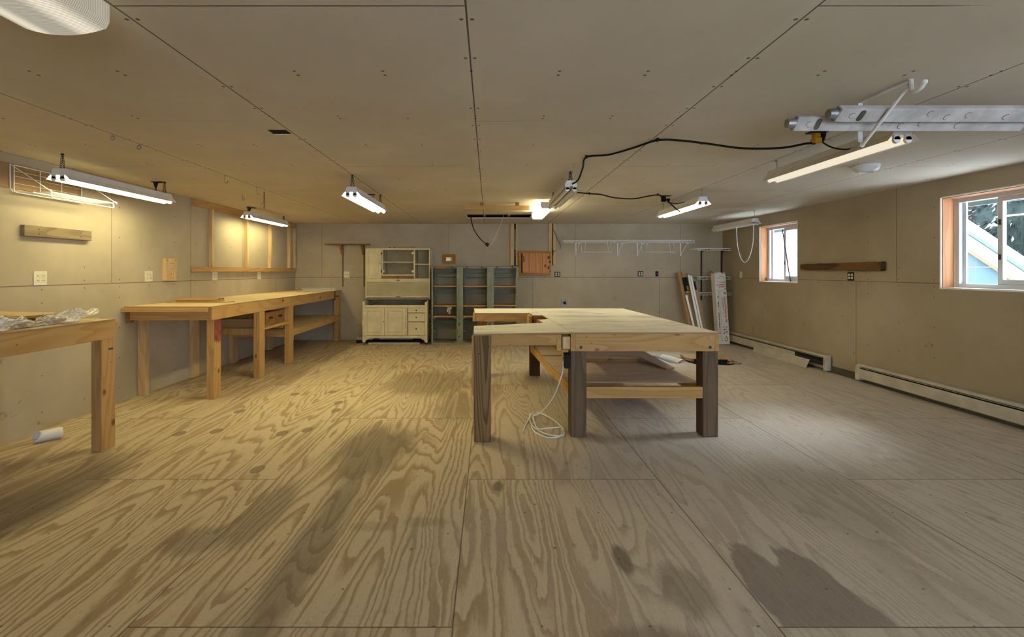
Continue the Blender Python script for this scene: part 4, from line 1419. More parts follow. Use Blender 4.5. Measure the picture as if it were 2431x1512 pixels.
cab.part(B().tube(catmull([(x0 + .0, YF0 + .05, .50), (x0 - .012, YF0 + .05, .46), (x0 - .022, YF0 + .05, .41), (x0 - .016, YF0 + .05, .36), (x0 + .0, YF0 + .05, .33)], 4), .007, 6), 'towel_bar', M['cream'], smooth=True)
cab.part(B().tube(catmull([(x1, 8.50, .52), (x1 + .03, 8.50, .47), (x1 + .045, 8.50, .40), (x1 + .03, 8.50, .36), (x1, 8.50, .33)], 4), .007, 6), 'towel_bar', M['cream'], smooth=True)
# worktop
cab.part(B().box(px(867, 8.44), px(1023, 8.44), 8.44, 8.85, .802, .812), 'worktop', M['black_plastic'], bev=.002, label='black edged worktop')
cab.part(B().box(px(869, 8.45), px(1021, 8.45), 8.446, 8.84, .812, .832), 'worktop_panel', M['enamel_top'])
# upper case
u0, u1 = -2.269, -1.080
zt = 1.757
def ux(p): return px(p, YU)
def uz(p): return pz(p, YU)
case = cab.part(B().box(u0, u0 + .020, YU, 8.85, .833, zt - .021).box(u1 - .020, u1, YU, 8.85, .833, zt - .021).box(u0, u1, YU, 8.85, zt - .02, zt), 'upper_case', M['cream'], bev=.002)
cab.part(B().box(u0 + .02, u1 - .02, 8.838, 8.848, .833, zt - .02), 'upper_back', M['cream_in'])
fr = B()
yf, yk = YU - .016, YU
fr.box(u0, u1, yf, yk, uz(593.5), zt).box(u0, u1, yf, yk, uz(669), uz(661.3))
fr.box(u0, ux(868.5), yf, yk, uz(661.3), uz(593.5))
fr.box(ux(906.5), ux(909.5), yf, yk, uz(661.3), uz(593.5)).box(ux(982), ux(985.5), yf, yk, uz(661.3), uz(593.5)).box(ux(1018.5), u1, yf, yk, uz(661.3), uz(593.5))
fr.box(ux(909.5), ux(982), yf, yk, uz(654.3), uz(651.5))
cab.part(fr, 'face_frame', M['cream'])
for xa, xb, za in ((u0 + .02, ux(907), 661), (ux(907.5), ux(983.5), 653), (ux(984.3), u1 - .02, 660.5)):
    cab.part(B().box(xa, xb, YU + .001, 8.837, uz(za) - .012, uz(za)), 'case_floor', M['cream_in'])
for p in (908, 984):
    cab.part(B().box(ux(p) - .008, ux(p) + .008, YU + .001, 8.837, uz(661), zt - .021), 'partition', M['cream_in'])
cab.part(B().box(ux(909), ux(983), YU + .01, 8.835, uz(623.2), uz(621)), 'case_shelf', M['cream'])
cab.part(B().box(ux(985.3), ux(1019), YU + .01, 8.835, uz(628.4), uz(626)), 'case_shelf', M['cream'])
d = B().box(ux(868.8), ux(906), yf - .008, yf - .001, uz(661), uz(593.5))
d.box(ux(868.8), ux(875.5), yf - .016, yf - .008, uz(661), uz(593.5)).box(ux(900.5), ux(906), yf - .016, yf - .008, uz(661), uz(593.5))
d.box(ux(875.5), ux(900.5), yf - .016, yf - .008, uz(661), uz(655)).box(ux(875.5), ux(900.5), yf - .016, yf - .008, uz(598.5), uz(593.5))
ud = cab.part(d, 'door', M['cream'], bev=.002)
cab.part(B().box(ux(877), ux(899), yf - .013, yf - .008, uz(653.6), uz(600)), 'door_panel', M['cream'], under=ud, bev=.003)
cab.part(B().lathe([(.004, 0), (.020, -.002), (.018, -.007), (.010, -.013)], (ux(904), yf - .016, uz(624)), 12, 'y').box(ux(904), ux(909), yf - .022, yf - .016, uz(624.6), uz(623.2)), 'latch', M['bright_metal'], under=ud)
for xh, zh in ((906.8, 602), (906.8, 644)):
    cab.part(B().box(ux(xh) - .008, ux(xh) + .008, yf - .020, yf - .001, uz(zh) - .022, uz(zh) + .022), 'hinge', M['dark_metal'], under=ud)
for xh, zh in ((980.5, 601), (980.5, 644), (910.5, 644)):
    cab.part(B().box(ux(xh) - .022, ux(xh) + .022, yf - .005, yf - .001, uz(zh) - .020, uz(zh) + .020), 'hinge', M['white_metal'])
sd = cab.part(B().box(ux(907.2), ux(983), yf - .012, yf - .001, uz(661.4), uz(654.4)), 'drawer', wood('brownish', 'x'), bev=.002, label='bare brown wood shallow drawer')
cab.part(B().box(ux(941), ux(949), yf - .022, yf - .012, uz(658.4), uz(657)), 'handle', M['dark_metal'], under=sd)
# roll front
b = B()
zb0, zb1 = uz(702), uz(671.2)
n = 19
for k in range(n):
    z = zb0 + (zb1 - zb0) * k / n
    dz = (zb1 - zb0) / n
    b.prism([(yf + .013, z + .002), (yf + .001, z + dz * .25), (yf + .001, z + dz * .65), (yf + .013, z + dz - .002)], 'x', u0 + .020, u1 - .022)
tam = cab.part(b, 'tambour_front', M['cream'])
cab.part(B().box(u0 + .02, u1 - .02, yf + .012, yf + .022, zb0, zb1 + .02), 'tambour_backing', M['cream_in'])
cab.part(B().box(u0, u0 + .020, yf, YU, .833, uz(669)).box(u1 - .022, u1, yf, YU, .833, uz(669)), 'side_stile', M['cream'])
br = cab.part(B().box(u0 + .02, u1 - .022, yf - .004, YU, uz(706.4), uz(702)), 'bottom_bar', M['cream'], bev=.003)
cab.part(B().box(ux(941), ux(951), yf - .012, yf - .004, uz(705), uz(703.4)), 'handle', M['dark_metal'], under=br)
em = B().box(ux(940.5), ux(949.5), yf - .0012, yf, uz(667), uz(665.6)).lathe([(.010, -.0012), (.010, 0)], (ux(945), yf, uz(664.4)), 10, 'y').prism([(ux(945), uz(661.8)), (ux(944), uz(664)), (ux(946), uz(664))], 'y', yf - .0012, yf).box(ux(946.5), ux(949), yf - .0012, yf, uz(665.6), uz(664.2))
cab.part(em, 'emblem', M['heater_dark'], label='small dark printed emblem')
solo(B().box(ux(942), ux(980), 8.56, 8.63, zt + .001, zt + .018).box(ux(958), ux(984), 8.57, 8.61, zt + .018, zt + .026), 'wood_lath', wood('pine', 'x'), 'thin lath scraps lying on top of the cream cabinet', 'wood scrap')
for p in (924, 935):
    solo(B().lathe([(.016, 0), (.018, .008), (.012, .016)], (ux(p), 8.52, zt + .0005), 10), 'cabinet_knob', M['dark_metal'],
         'tiny dark loose knob on top of the cream cabinet, %s' % ('the left one' if p < 930 else 'the right one nearer the lath'), 'knob', 'loose knobs on the cream cabinet', smooth=True)

# trim pieces stored on the floor under the cabinet
gsl = 'trim lengths on the floor under the cream cabinet'
solo(B().box(px(846, 8.52), px(1009, 8.52), 8.50, 8.55, 0, .055), 'heater_cover', M['black_plastic'], 'long black trim length on the floor under the cream cabinet', 'trim length', gsl, bev=.003)
solo(B().box(px(875, 8.36), px(997, 8.36), 8.34, 8.38, 0, .036), 'heater_cover', M['heater'], 'pale trim length lying in front of the black one under the cabinet', 'trim length', gsl, bev=.003)
solo(B().box(px(848, 8.7), px(980, 8.7), 8.66, 8.70, 0, .09), 'heater_cover', M['heater'], 'pale upright trim length behind the black one, sticking out left of the cabinet', 'trim length', gsl, bev=.003)
solo(B().tube(catmull([(-2.13, 8.47, .005), (-2.13, 8.47, .06), (-2.09, 8.47, .09), (-2.05, 8.47, .09), (-2.0, 8.47, .04), (-1.98, 8.47, .006)], 5), .010, 7), 'bent_bracket', M['black'],
     'small bent black bracket standing under the left of the cream cabinet', 'bracket', smooth=True)

# wood plate with bright metal box
t = Thing('wood_plate', 'square knotty wood plate with a shiny metal box, on the wall above the green shelving', 'plate', (wx(1066), YB - .01, 1.49))
t.part(B().box(wx(1050.5), wx(1082), YB - .020, YB, wz(626.3), wz(603.5)), 'backing_board', M['amber_plate'], bev=.002)
t.part(B().box(wx(1059), wx(1070), YB - .040, YB - .020, wz(620), wz(611)), 'metal_box', M['bright_metal'], bev=.002)
t.part(B().box(wx(1070), wx(1074), YB - .036, YB - .020, wz(620), wz(611.5)), 'box_side', M['grey_metal'])

# green steel shelving
gy0, gy1 = 8.335, 8.80
gs = gy0 / F
def gx(p): return (p - CX) * gs
def gz(p): return EYE - (p - CY) * gs
t = Thing('metal_shelving', 'sage green steel shelving of three bays with wooden shelves, beside the cream cabinet', 'shelving', (-.25, 8.57, 0))
posts = ((1024.3, 1028.2), (1083.5, 1098.8), (1155.5, 1172), (1226.3, 1230.4))
zt = gz(633)
t.part(B().box(gx(1024.3), gx(1230.4), gy0 + .004, gy1, 0.02, .034), 'bottom_pan', M['green'])
t.part(B().box(gx(1024.3), gx(1230.4), gy0, gy0 + .012, .0, gz(814.2)), 'bottom_rail', M['green'], bev=.002)
tp = t.part(B().box(gx(1024.3), gx(1230.4), gy0, gy0 + .012, gz(635.5), zt).box(gx(1024.3), gx(1230.4), gy0, gy1, zt - .006, zt), 'top_pan', M['green'])
b = B()
for p in (1072.5, 1108, 1144, 1180, 1217):
    b.box(gx(p) - .010, gx(p) + .010, gy0 - .004, gy0, gz(636), gz(632.4))
t.part(b, 'top_clip', M['black_plastic'], under=tp)
t.part(B().box(gx(1036), gx(1071.5), gy0 - .008, gy0, gz(637.5), gz(632)), 'top_strip', wood('brownish', 'x'), label='brown wood strip on the left top edge')
for i, (a, c) in enumerate(posts):
    lip = .028
    if c - a < 6:
        pb = B().box(gx(a), gx(c), gy0, gy0 + .006, gz(814), gz(635.6))
        side = a if i == 0 else c
        pb.box(gx(side) - .002, gx(side) + .002, gy0, gy1, .034, zt - .007)
        po = t.part(pb, 'post', M['green'])
        hx = gx((a + c) / 2)
    else:
        pb = B().box(gx(a), gx(c) - .046, gy0 + .012, gy0 + .02, gz(814), gz(635.6))
        pb.box(gx(c) - .045, gx(c), gy0 - .002, gy0 + .005, gz(814), gz(635.6))
        pb.box(gx(a), gx(a) + .02, gy0, gy0 + .012, gz(814), gz(635.6))
        pb.box(gx(a), gx(a) + .004, gy0, gy1, .034, zt - .007).box(gx(c) - .004, gx(c), gy0, gy1, .034, zt - .007)
        pb.box(gx(a) + .045, gx(a) + .06, gy0 + .004, gy0 + .012, gz(766), gz(636))
        po = t.part(pb, 'column', M['green'])
        hx = gx(c) - .022
        for z, r in ((gz(770), .026), (gz(799), .018)):
            t.part(B().lathe([(r, 0), (r, -.008), (r * .6, -.010), (r * .5, -.004)], (gx(a + 7), gy0 + .012, z), 16, 'y'), 'round_knob', M['heater_dark'], under=po)
    b = B()
    for k in range(44):
        z = .08 + k * .0305
        if z < zt - .04:
            b.cyl((hx, gy0 - .0024, z), (hx, gy0 - .001, z), .004, n=6)
    t.part(b, 'peg_holes', M['inside'], under=po)
bays = ((1028.4, 1083.3), (1099, 1155.3), (1172.2, 1226))
for i, (a, c) in enumerate(bays):
    xa, xb = gx(a) + .003, gx(c) - .003
    for p in ((679.5, 726.5, 752) if i < 2 else (680, 725.5)):
        z = gz(p)
        sh = t.part(B().box(xa, xb, gy0 + .010, gy1 - .04, z - .009, z + .010), 'shelf', wood('pine', 'x'), bev=.002)
    for p0, p1 in ((650, 657), (640, 647), (687, 695), (759, 767)):
        f = (gy1 - .01) / F
        t.part(B().box(xa - .02, xb + .02, gy1 - .014, gy1, EYE - (p1 - CY) * f, EYE - (p0 - CY) * f), 'back_bar', M['green'])
    t.part(B().box(xa, xa + .02, gy1 - .03, gy1 - .015, .035, zt - .02).box(xb - .02, xb, gy1 - .03, gy1 - .015, .035, zt - .02), 'rear_post', M['green'])
    b = B()
    for p in (754, 785, 810):
        for xs, sg in ((xa, 1), (xb, -1)):
            b.prism([(xs, gz(p)), (xs + sg * .05, gz(p)), (xs, gz(p + 4))], 'y', gy0 + .012, gy0 + .045)
    t.part(b, 'shelf_bracket', M['green'])
def rag(u, v):
    return Vector((gx(1066) + (u - .5) * .09 * (1 - .45 * v) + .012 * math.sin(v * 9), gy0 - .012 - .01 * math.sin(u * 6 + v * 4), gz(728) - .13 * v + .01 * math.sin(u * 7)))
solo(B().grid(rag, 10, 10), 'plastic_scrap', M['film'], 'limp clear plastic scrap hanging from the middle shelf of the left green bay', 'plastic scrap', smooth=True)

# stud pairs with steel rods
for i, (p0, p1, p2, p3) in enumerate(((1211.5, 1220.5, 1224.5, 1229), (1302.5, 1310, 1312.5, 1318.7))):
    t = Thing('stud_pair', ('left' if i == 0 else 'right') + ' pair of upright boards above the small plank door, ' + ('its steel rod upright' if i == 0 else 'its steel rod slanting'),
              'boards', (wx(p1), YB - .02, 1.44), group='upright board pairs on the back wall')
    zb = wz(629.8)
    t.part(B().box(wx(p0), wx(p1), YB - .040, YB, zb, H - .001), 'upright_board', wood('pale', 'z'), bev=.002)
    t.part(B().box(wx(p2), wx(p3), YB - .040, YB, zb, H - .001), 'upright_board', wood('pale', 'z'), bev=.002)
    xm = (wx(p1) + wx(p2)) / 2
    if i == 0:
        t.part(B().cyl((xm, YB - .048, wz(606)), (xm, YB - .048, wz(545)), .012, n=8), 'steel_rod', M['grey_metal'], smooth=True)
        t.part(B().box(wx(p1), wx(p2), YB - .012, YB, zb, H - .001), 'groove', M['inside'])
        t.part(B().box(xm - .018, xm + .018, YB - .06, YB - .041, wz(599), wz(594)).cyl((xm, YB - .055, wz(608)), (xm, YB - .055, wz(600)), .015, n=8), 'clamp', M['dark_metal'])
        t.part(B().box(wx(1214), wx(1233), YB - .045, YB, zb - .012, zb - .001), 'bottom_strap', M['dark_metal'])
    else:
        t.part(B().box(wx(p1), wx(p2), YB - .012, YB, zb, H - .001), 'groove', wood('darkstain', 'z'))
        t.part(B().tube([(wx(1313), YB - .055, wz(545)), (wx(1314), YB - .06, wz(548)), (wx(1330), YB - .085, wz(584)), (wx(1328), YB - .085, wz(591))], .010, 8), 'steel_rod', M['grey_metal'], smooth=True, label='rod hanging slanted')
        t.part(B().box(xm - .014, xm + .014, YB - .06, YB - .041, wz(606), wz(593)).obox((xm + .03, YB - .05, wz(597)), (.07, .012, .012), Euler((0, -.6, 0))), 'clamp', M['dark_metal'])

# small cedar plank door on a frame
t = Thing('plank_door_box', 'small reddish plank door on a wood frame with black hinges, on the back wall', 'cupboard', (wx(1270), YB - .06, 1.25))
yy = 8.80
sy = yy / F
fx = lambda p: (p - CX) * sy
fz = lambda p: EYE - (p - CY) * sy
fr = B()
fr.box(fx(1230.5), fx(1238), yy, YB - .041, fz(653), fz(596)).box(fx(1301), fx(1308), yy, YB - .041, fz(653), fz(596))
fr.box(fx(1238), fx(1301), yy, YB - .041, fz(602), fz(596)).box(fx(1238), fx(1301), yy, YB - .041, fz(653), fz(647))
fr.box(fx(1231), fx(1307.5), YB - .0405, YB, fz(653), fz(632)).box(fx(1236), fx(1299), YB - .0405, YB, fz(631), fz(596))
t.part(fr, 'box_frame', wood('orange', 'x'), bev=.002)
dw = 62.5 / 4
door = None
for k in range(4):
    a, c = fx(1240.5 + k * dw), fx(1240.5 + (k + 1) * dw) - .004
    bb = B().box(a, c, yy - .024, yy - .003, fz(648), fz(601.2))
    if door is None:
        door = t.part(bb, 'plank_door', wood('cedar', 'z'), bev=.002)
    else:
        t.part(bb, 'plank', wood('cedar', 'z'), bev=.002, under=door)
t.part(B().box(fx(1237.5), fx(1240), yy - .02, yy - .001, fz(648), fz(602)), 'edge_shadow_strip', M['black_plastic'], under=door)
t.part(B().tube(catmull([(fx(1243.5), yy - .024, fz(608)), (fx(1243), yy - .045, fz(611)), (fx(1243.5), yy - .045, fz(618)), (fx(1243.5), yy - .024, fz(621.5))], 4), .006, 6), 'handle', M['black_plastic'], under=door, smooth=True)
for p in (611.5, 635.5):
    c, z = fx(1301.5), fz(p)
    h = B().prism([(c - .020, z - .034), (c - .008, z), (c - .020, z + .034), (c, z + .016), (c + .022, z + .034), (c + .012, z), (c + .022, z - .034), (c, z - .016)], 'y', yy - .028, yy - .0245)
    t.part(h, 'hinge', M['black_plastic'], under=door)

# open outlets on the back wall
go = 'uncovered outlets on the back wall'
outlet_wall(wx(1323.3), wz(651), .110, .100, 2, 'uncovered black outlet box right of the small plank door', 'y', YB, group=go, mat='black_plastic')
outlet_wall(wx(1520.5), wz(650), .105, .100, 2, 'uncovered wide black outlet box below the long wire shelf, right of the wall middle', 'y', YB, group=go, mat='black_plastic')
outlet_wall(wx(1559.5), wz(650), .058, .100, 1, 'uncovered narrow black outlet box left of the leaning cartons', 'y', YB, group=go, mat='black_plastic', style='toggle')
t = Thing('range_outlet', 'grey metal round hole outlet plate low on the back wall behind the table', 'outlet', (wx(1340), YB, wz(726)))
t.part(B().box(wx(1333), wx(1347), YB - .012, YB, wz(726.4), wz(711)), 'cover_plate', M['plate_grey'], bev=.003)
t.part(B().lathe([(.030, -.016), (.032, -.012)], (wx(1340.3), YB, wz(719)), 18, 'y'), 'round_socket', M['black_plastic'])
t.part(B().prism([(wx(1336), wz(711)), (wx(1345), wz(711)), (wx(1341), wz(709.2))], 'y', YB - .004, YB), 'torn_paper', M['cardboard'])

# long white wire shelf with brackets and hang rods
ys = 8.57
xa, xb = px(1339, ys), px(1649, ys)
zs = pz(570, ys)
d, l = wire_deck(xa, xb, ys, YB - .012, zs, lip=.052)
t = Thing('wire_shelf', 'long white wire shelf with four braces and hang rods on the back wall', 'wire shelf', ((xa + xb) / 2, 8.73, 1.6))
t.part(d, 'wire_deck', M['white_wire'])
t.part(l, 'front_lip', M['white_wire'])
for p in (1367, 1466, 1513, 1615.5):
    x = wx(p)
    b = B().box(x - .010, x + .010, YB - .008, YB, wz(608), wz(577)).cyl((x, YB - .016, wz(604.5)), (x, ys + .01, zs - .052), .0075, n=8)
    b.lathe([(.013, -.012), (.013, .012)], (x, YB - .018, wz(605)), 10, 'x').lathe([(.015, -.014), (.015, .014)], (x, ys + .008, zs - .060), 10, 'x')
    t.part(b, 'brace', M['white_wire'], smooth=True)
for p0, p1 in ((1384, 1452), (1530, 1602)):
    b = B()
    zl = pz(598.5, 8.62)
    a0, a1 = px(p0 + 2, 8.62), px(p1, 8.62)
    b.tube([(a0 + .03, 8.60, zs - .052), (a0, 8.60, zl), (a1, 8.60, zl), (a1 - .03, 8.60, zs - .052)], .0045, 6)
    for xx in (a0, a1):
        b.tube([(xx, 8.60, zl), (xx, 8.80, zl - .004), (xx - .02 if xx == a0 else xx - .04, 8.80, zs - .006)], .004, 6)
    t.part(b, 'hang_rod', M['white_wire'], smooth=True)

# corner wire shelves on brown standards
t = Thing('corner_shelving', 'three short white wire shelves on dark brown standards in the back right corner', 'wire shelf', (4.2, 8.72, .75))
for x, p1 in ((wx(1664.6), 712), (wx(1712.5), 712)):
    t.part(B().box(x - .013, x + .013, YB - .014, YB, wz(p1), wz(594)), 'standard', M['brown_metal'])
yl = 8.53
for p in (589.3, 657.2, 695.2):
    z = pz(p, yl)
    d, l = wire_deck(px(1656.5, yl), 4.505, yl, YB - .02, z, step=.0254, lip=.042)
    dk = t.part(d, 'wire_shelf', M['white_wire'])
    t.part(l, 'front_lip', M['white_wire'], under=dk)
    t.part(B().cyl((wx(1641), YB - .02, z - .004), (4.5, YB - .02, z - .004), .005, n=6), 'rear_rod', M['white_wire'], under=dk)
    for x in (wx(1664.6), wx(1712.5)):
        t.part(B().prism([(YB - .015, z - .012), (yl + .02, z - .012), (yl + .02, z - .022), (YB - .05, z - .045), (YB - .015, z - .085)], 'x', x - .004, x + .004), 'bracket', M['brown_metal'], under=dk)


# ------------------------------------------------------------------ text helper and leaning lamp boxes
def lettering(txt, size, mat, thing, under, origin, right, up, name='lettering', bold=0, shear=0.0):
    """Flat raised lettering laid on a face; origin, right and up in the thing's own coordinates."""
    cu = bpy.data.curves.new('text', 'FONT')
    cu.body = txt
    cu.size = size
    cu.offset = bold
    cu.shear = shear
    cu.resolution_u = 2
    tmp = bpy.data.objects.new('text', cu)
    COL.objects.link(tmp)
    dg = bpy.context.evaluated_depsgraph_get()
    me = bpy.data.meshes.new_from_object(tmp.evaluated_get(dg))
    bpy.data.objects.remove(tmp)
    bpy.data.curves.remove(cu)
    b = B()
    b.bm.from_mesh(me)
    bpy.data.meshes.remove(me)
    right, up = Vector(right), Vector(up)
    nrm = right.cross(up)
    m = Matrix((right, up, nrm)).transposed().to_4x4()
    m.translation = origin
    bmesh.ops.transform(b.bm, matrix=m, verts=b.bm.verts[:])
    return thing.part(b, name, mat, local=True, under=under)


# white printed lamp carton, standing upright against the corner shelves
w, dp, hh = .205, .12, 1.305
t = Thing('lamp_carton', 'tall white printed lamp carton with red lettering, leaning in the back right corner', 'carton', (4.275, 8.325, .008), (R(-3.2), R(-2.0), R(3)))
b = B()
b.box(-w / 2, w / 2, 0, .002, 0, hh - .03).box(-w / 2, w / 2, dp - .002, dp, 0, hh).box(-w / 2, -w / 2 + .002, .002, dp - .002, 0, hh).box(w / 2 - .002, w / 2, .002, dp - .002, 0, hh).box(-w / 2, w / 2, 0, dp, 0, .002)
body = t.part(b, 'carton_body', M['white_card'], local=True)
t.part(B().box(-w / 2 + .003, w / 2 - .003, .003, dp - .003, hh - .10, hh - .095), 'inner_flap', M['cardboard_in'], local=True)
t.part(B().obox((-w / 2 - .014, dp / 2, hh + .012), (.003, dp * .8, .055), Euler((0, R(-28), 0))), 'side_flap', M['cardboard'], local=True)
t.part(B().prism([(-.045, hh - .035), (.045, hh - .035), (.055, hh + .0), (-.055, hh + .0)], 'y', .040, .043), 'inner_flap', M['white_card'], local=True)
RG, UP = (1, 0, 0), (0, 0, 1)
DN, RT = (0, 0, -1), (1, 0, 0)
y = -.0006
fz_ = lambda f: f * (hh - .03)
lettering('Industrial/Residential F40', .046, M['red_ink'], t, body, (.052, y, fz_(.675)), DN, RT, 'red_lettering', .0012, .12)
rp = random.Random(11)


def fine_print(u0, u1, v, h, vertical):
    """Illegible small print: a row of short dashes."""
    b = B()
    u = u0
    while u < u1:
        e = min(u + h * rp.uniform(.6, 2.4), u1)
        hh = h * rp.uniform(.5, .9) / 2
        if vertical:
            b.box(v - hh, v + hh, y, y + .0004, fz_(1) - e, fz_(1) - u)
        else:
            b.box(u, e, y, y + .0004, v - hh, v + hh)
        u = e + h * rp.uniform(.25, .7)
    t.part(b, 'fine_print', M['blue_ink'], local=True, under=body)


for i in range(3):
    fine_print(fz_(.33), fz_(.33) + .30 - .06 * i, .034 - .013 * i, .008, True)
lettering('40', .040, M['blue_ink'], t, body, (-.075, y, fz_(.69)), DN, RT, 'dark_lettering', .001)
fine_print(fz_(.40), fz_(.49), -.066, .018, True)
fine_print(fz_(.55), fz_(.85), -.066, .017, True)
L_, R_ = (-1, 0, 0), (0, 0, -1)
lettering('Industrial', .034, M['red_ink'], t, body, (.094, y, fz_(.825)), L_, R_, 'red_lettering', .0012, .12)
lettering('Residential F40', .028, M['red_ink'], t, body, (.094, y, fz_(.853)), L_, R_, 'red_lettering', .001, .12)
fine_print(-.07, .094, fz_(.890), .010, False)
fine_print(-.02, .094, fz_(.876), .008, False)
fine_print(-.085, .09, fz_(.940), .009, False)
fine_print(-.02, .08, fz_(.965), .012, False)


def roundel(c, r):
    b = B()
    n_ = 20
    for ra, rb in ((r, r * .78), (r * .62, r * .50)):
        for k in range(n_):
            a0, a1 = 2 * PI * k / n_, 2 * PI * (k + 1) / n_
            b.quad(*[(c[0] + rr * math.cos(a), y, c[2] + rr * math.sin(a)) for rr, a in ((ra, a0), (rb, a0), (rb, a1), (ra, a1))])
    t.part(b, 'round_emblem', M['blue_ink'], local=True, under=body)
    lettering('ge', r * .95, M['blue_ink'], t, body, (c[0] + r * .1, y, c[2] + r * .45), DN, RT, 'round_emblem', .0015, .3)


roundel((.068, y, fz_(.725)), .024)
roundel((.083, y, fz_(.785)), .017)
b = B().box(-w / 2 + .01, w / 2 - .01, y, y + .0004, fz_(.768), fz_(.770))
def strip(p, q, wd_=.0022):
    b.bar(p, q, wd_, .0008, up=(0, 1, 0))
for xx in (-.052, -.030):
    strip((xx, y, fz_(.055)), (xx, y, fz_(.735)))
strip((-.052, y, fz_(.735)), (-.047, y, fz_(.748)))
strip((-.030, y, fz_(.735)), (-.035, y, fz_(.748)))
strip((-.052, y, fz_(.735)), (-.030, y, fz_(.735)))
strip((-.052, y, fz_(.055)), (-.030, y, fz_(.055)))
b.box(-.045, -.037, y, y + .0005, fz_(.748), fz_(.758)).box(-.045, -.037, y, y + .0005, fz_(.045), fz_(.055))
t.part(b, 'printed_drawing', M['blue_ink'], local=True, under=body)
b, b2 = B(), B()
rr = random.Random(5)
for zc in (.10, .06, .20, .24, .16):
    for k in range(6):
        x_ = .0 + rr.uniform(.0, .07)
        z_ = fz_(zc) + rr.uniform(-.02, .02)
        (b2 if zc < .12 and k % 2 else b).obox((x_, y, z_), (rr.uniform(.008, .022), .0006, rr.uniform(.006, .02)), Euler((0, rr.uniform(-.6, .6), 0)))
t.part(b, 'printed_pictograms', M['blue_ink'], local=True, under=body)
t.part(b2, 'printed_pictograms', M['red_ink'], local=True, under=body)

# brown carton with tubes, leaning on the back wall
def lean(xb, yb, xt, yt, ht):
    return Vector((xb, yb, 0)), Vector((xt, yt, ht))


def leaning_box(name, label, foot, head, w, d, mat, cat, open_top=False):
    foot, head = Vector(foot), Vector(head)
    ax_ = (head - foot)
    L = ax_.length
    ax_.normalize()
    side = Vector((1, 0, 0))
    side = (side - ax_ * side.dot(ax_)).normalized()
    fr_ = side.cross(ax_) * -1
    rot = Matrix((side, -fr_ if fr_.y < 0 else fr_, ax_)).transposed()
    if rot.determinant() < 0:
        rot = Matrix((side, fr_ if fr_.y < 0 else -fr_, ax_)).transposed()
    return Thing(name, label, cat, foot, rot.to_euler()), L


t, L = leaning_box('tube_carton', 'open brown carton with a black label, leaning on the back wall beside the corner shelves', (3.80, 8.24, .012), (3.72, 8.72, 1.325), .2, .1, None, 'carton')
b = B().box(-.13, -.004, .004, .09, 0, L - .005).box(-.004, -.001, .004, .09, 0, L - .01)
body = t.part(b, 'carton_body', M['cardboard'], local=True)
t.part(B().box(-.075, .0, -.045, .003, L - .44, L - .005), 'front_sleeve', M['cardboard'], local=True, bev=.003)
t.part(B().box(-.0752, .0002, -.0465, -.045, L - .40, L - .13).box(-.0768, -.0752, -.045, .03, L - .40, L - .13), 'black_label', M['black_plastic'], local=True)
t.part(B().box(-.045, -.010, -.0478, -.0466, L - .385, L - .30), 'pale_sticker', M['cardboard_in'], local=True)
t.part(B().prism([(-.13, L - .004), (-.004, L - .004), (-.02, L + .012), (-.11, L + .014)], 'y', .05, .086), 'top_flap', M['cardboard'], local=True)
t2, L2_ = leaning_box('flat_carton', 'flattened brown carton leaning on the back wall, right of the open one', (3.89, 8.27, .002), (3.772, 8.62, 1.30), .2, .02, None, 'carton')
t2.part(B().box(-.05, .095, .0, .014, 0, L2_ - .16).prism([(-.05, L2_ - .16), (.075, L2_ - .16), (.03, L2_ - .02), (-.05, L2_)], 'y', 0, .014), 'carton_panel', M['cardboard'], local=True)
t2.part(B().box(-.02, .074, -.0012, 0, L2_ - .33, L2_ - .165), 'black_label', M['black_plastic'], local=True)


def lamp_tube(foot, head, label):
    foot, head = Vector(foot), Vector(head)
    d = (head - foot).normalized()
    o = Thing('fluorescent_tube', label, 'lamp tube', foot, group='unlit tubes leaning in the back corner')
    gl_ = o.part(B().cyl(foot + d * .03, head - d * .03, .019, n=14), 'glass_tube', M['tube_off'], smooth=True)
    for a, c in ((foot + d * .008, foot + d * .03), (head - d * .03, head - d * .008)):
        o.part(B().cyl(a, c, .0192, n=14), 'metal_cap', M['grey_metal'], smooth=True)
    return o


lamp_tube((3.795, 8.13, .010), (3.735, 8.592, 1.285), 'left of the two bare white tubes standing side by side before the cartons')
lamp_tube((3.845, 8.13, .010), (3.778, 8.592, 1.27), 'right of the two bare white tubes standing side by side before the cartons')
lamp_tube((3.730, 8.16, .010), (3.652, 8.50, .91), 'single bare white tube in front of the open carton, below its sleeve')
# ------------------------------------------------------------------ big work table
TT = .8465
tk = .012
t = Thing('work_table', 'big notched lumber work table with plywood top and heavy dark posts, at the room centre', 'work table', (.85, 4.85, 0))
def slab(poly):
    return B().prism([(x * .989, y * .989) for x, y in poly], 'z', TT - tk, TT)
t.part(slab([(.669, 3.697), (1.856, 3.692), (1.771, 6.07), (.560, 6.06), (.603, 5.128), (.621, 4.735)]), 'tabletop', M['ply_top'])
t.part(slab([(-.117, 3.594), (.666, 3.697), (.618, 4.735), (.502, 4.65), (.519, 4.387), (-.132, 4.118)]), 'tabletop_arm', M['ply_top'])
t.part(slab([(-.194, 6.05), (.557, 6.06), (.600, 5.128), (.497, 5.128), (.48, 5.39), (-.16, 5.39)]), 'tabletop_arm', M['ply_top'])
U = TT - tk - .0005
A0 = .697
FYT = 3.652
ap = t.part(B().box(.690, 1.799, FYT, FYT + .038, A0, U), 'front_apron', wood('pine', 'x'), bev=.002)
for x in (.735, 1.762):
    t.part(B().lathe([(.004, -.006), (.011, -.004), (.0125, 0)], (x, FYT, .728), 14, 'y'), 'bolt', M['dark_metal'], under=ap, smooth=True)
t.part(B().box(.653, .6895, FYT, 5.96, A0, U), 'side_apron', wood('pine', 'y'), bev=.002)
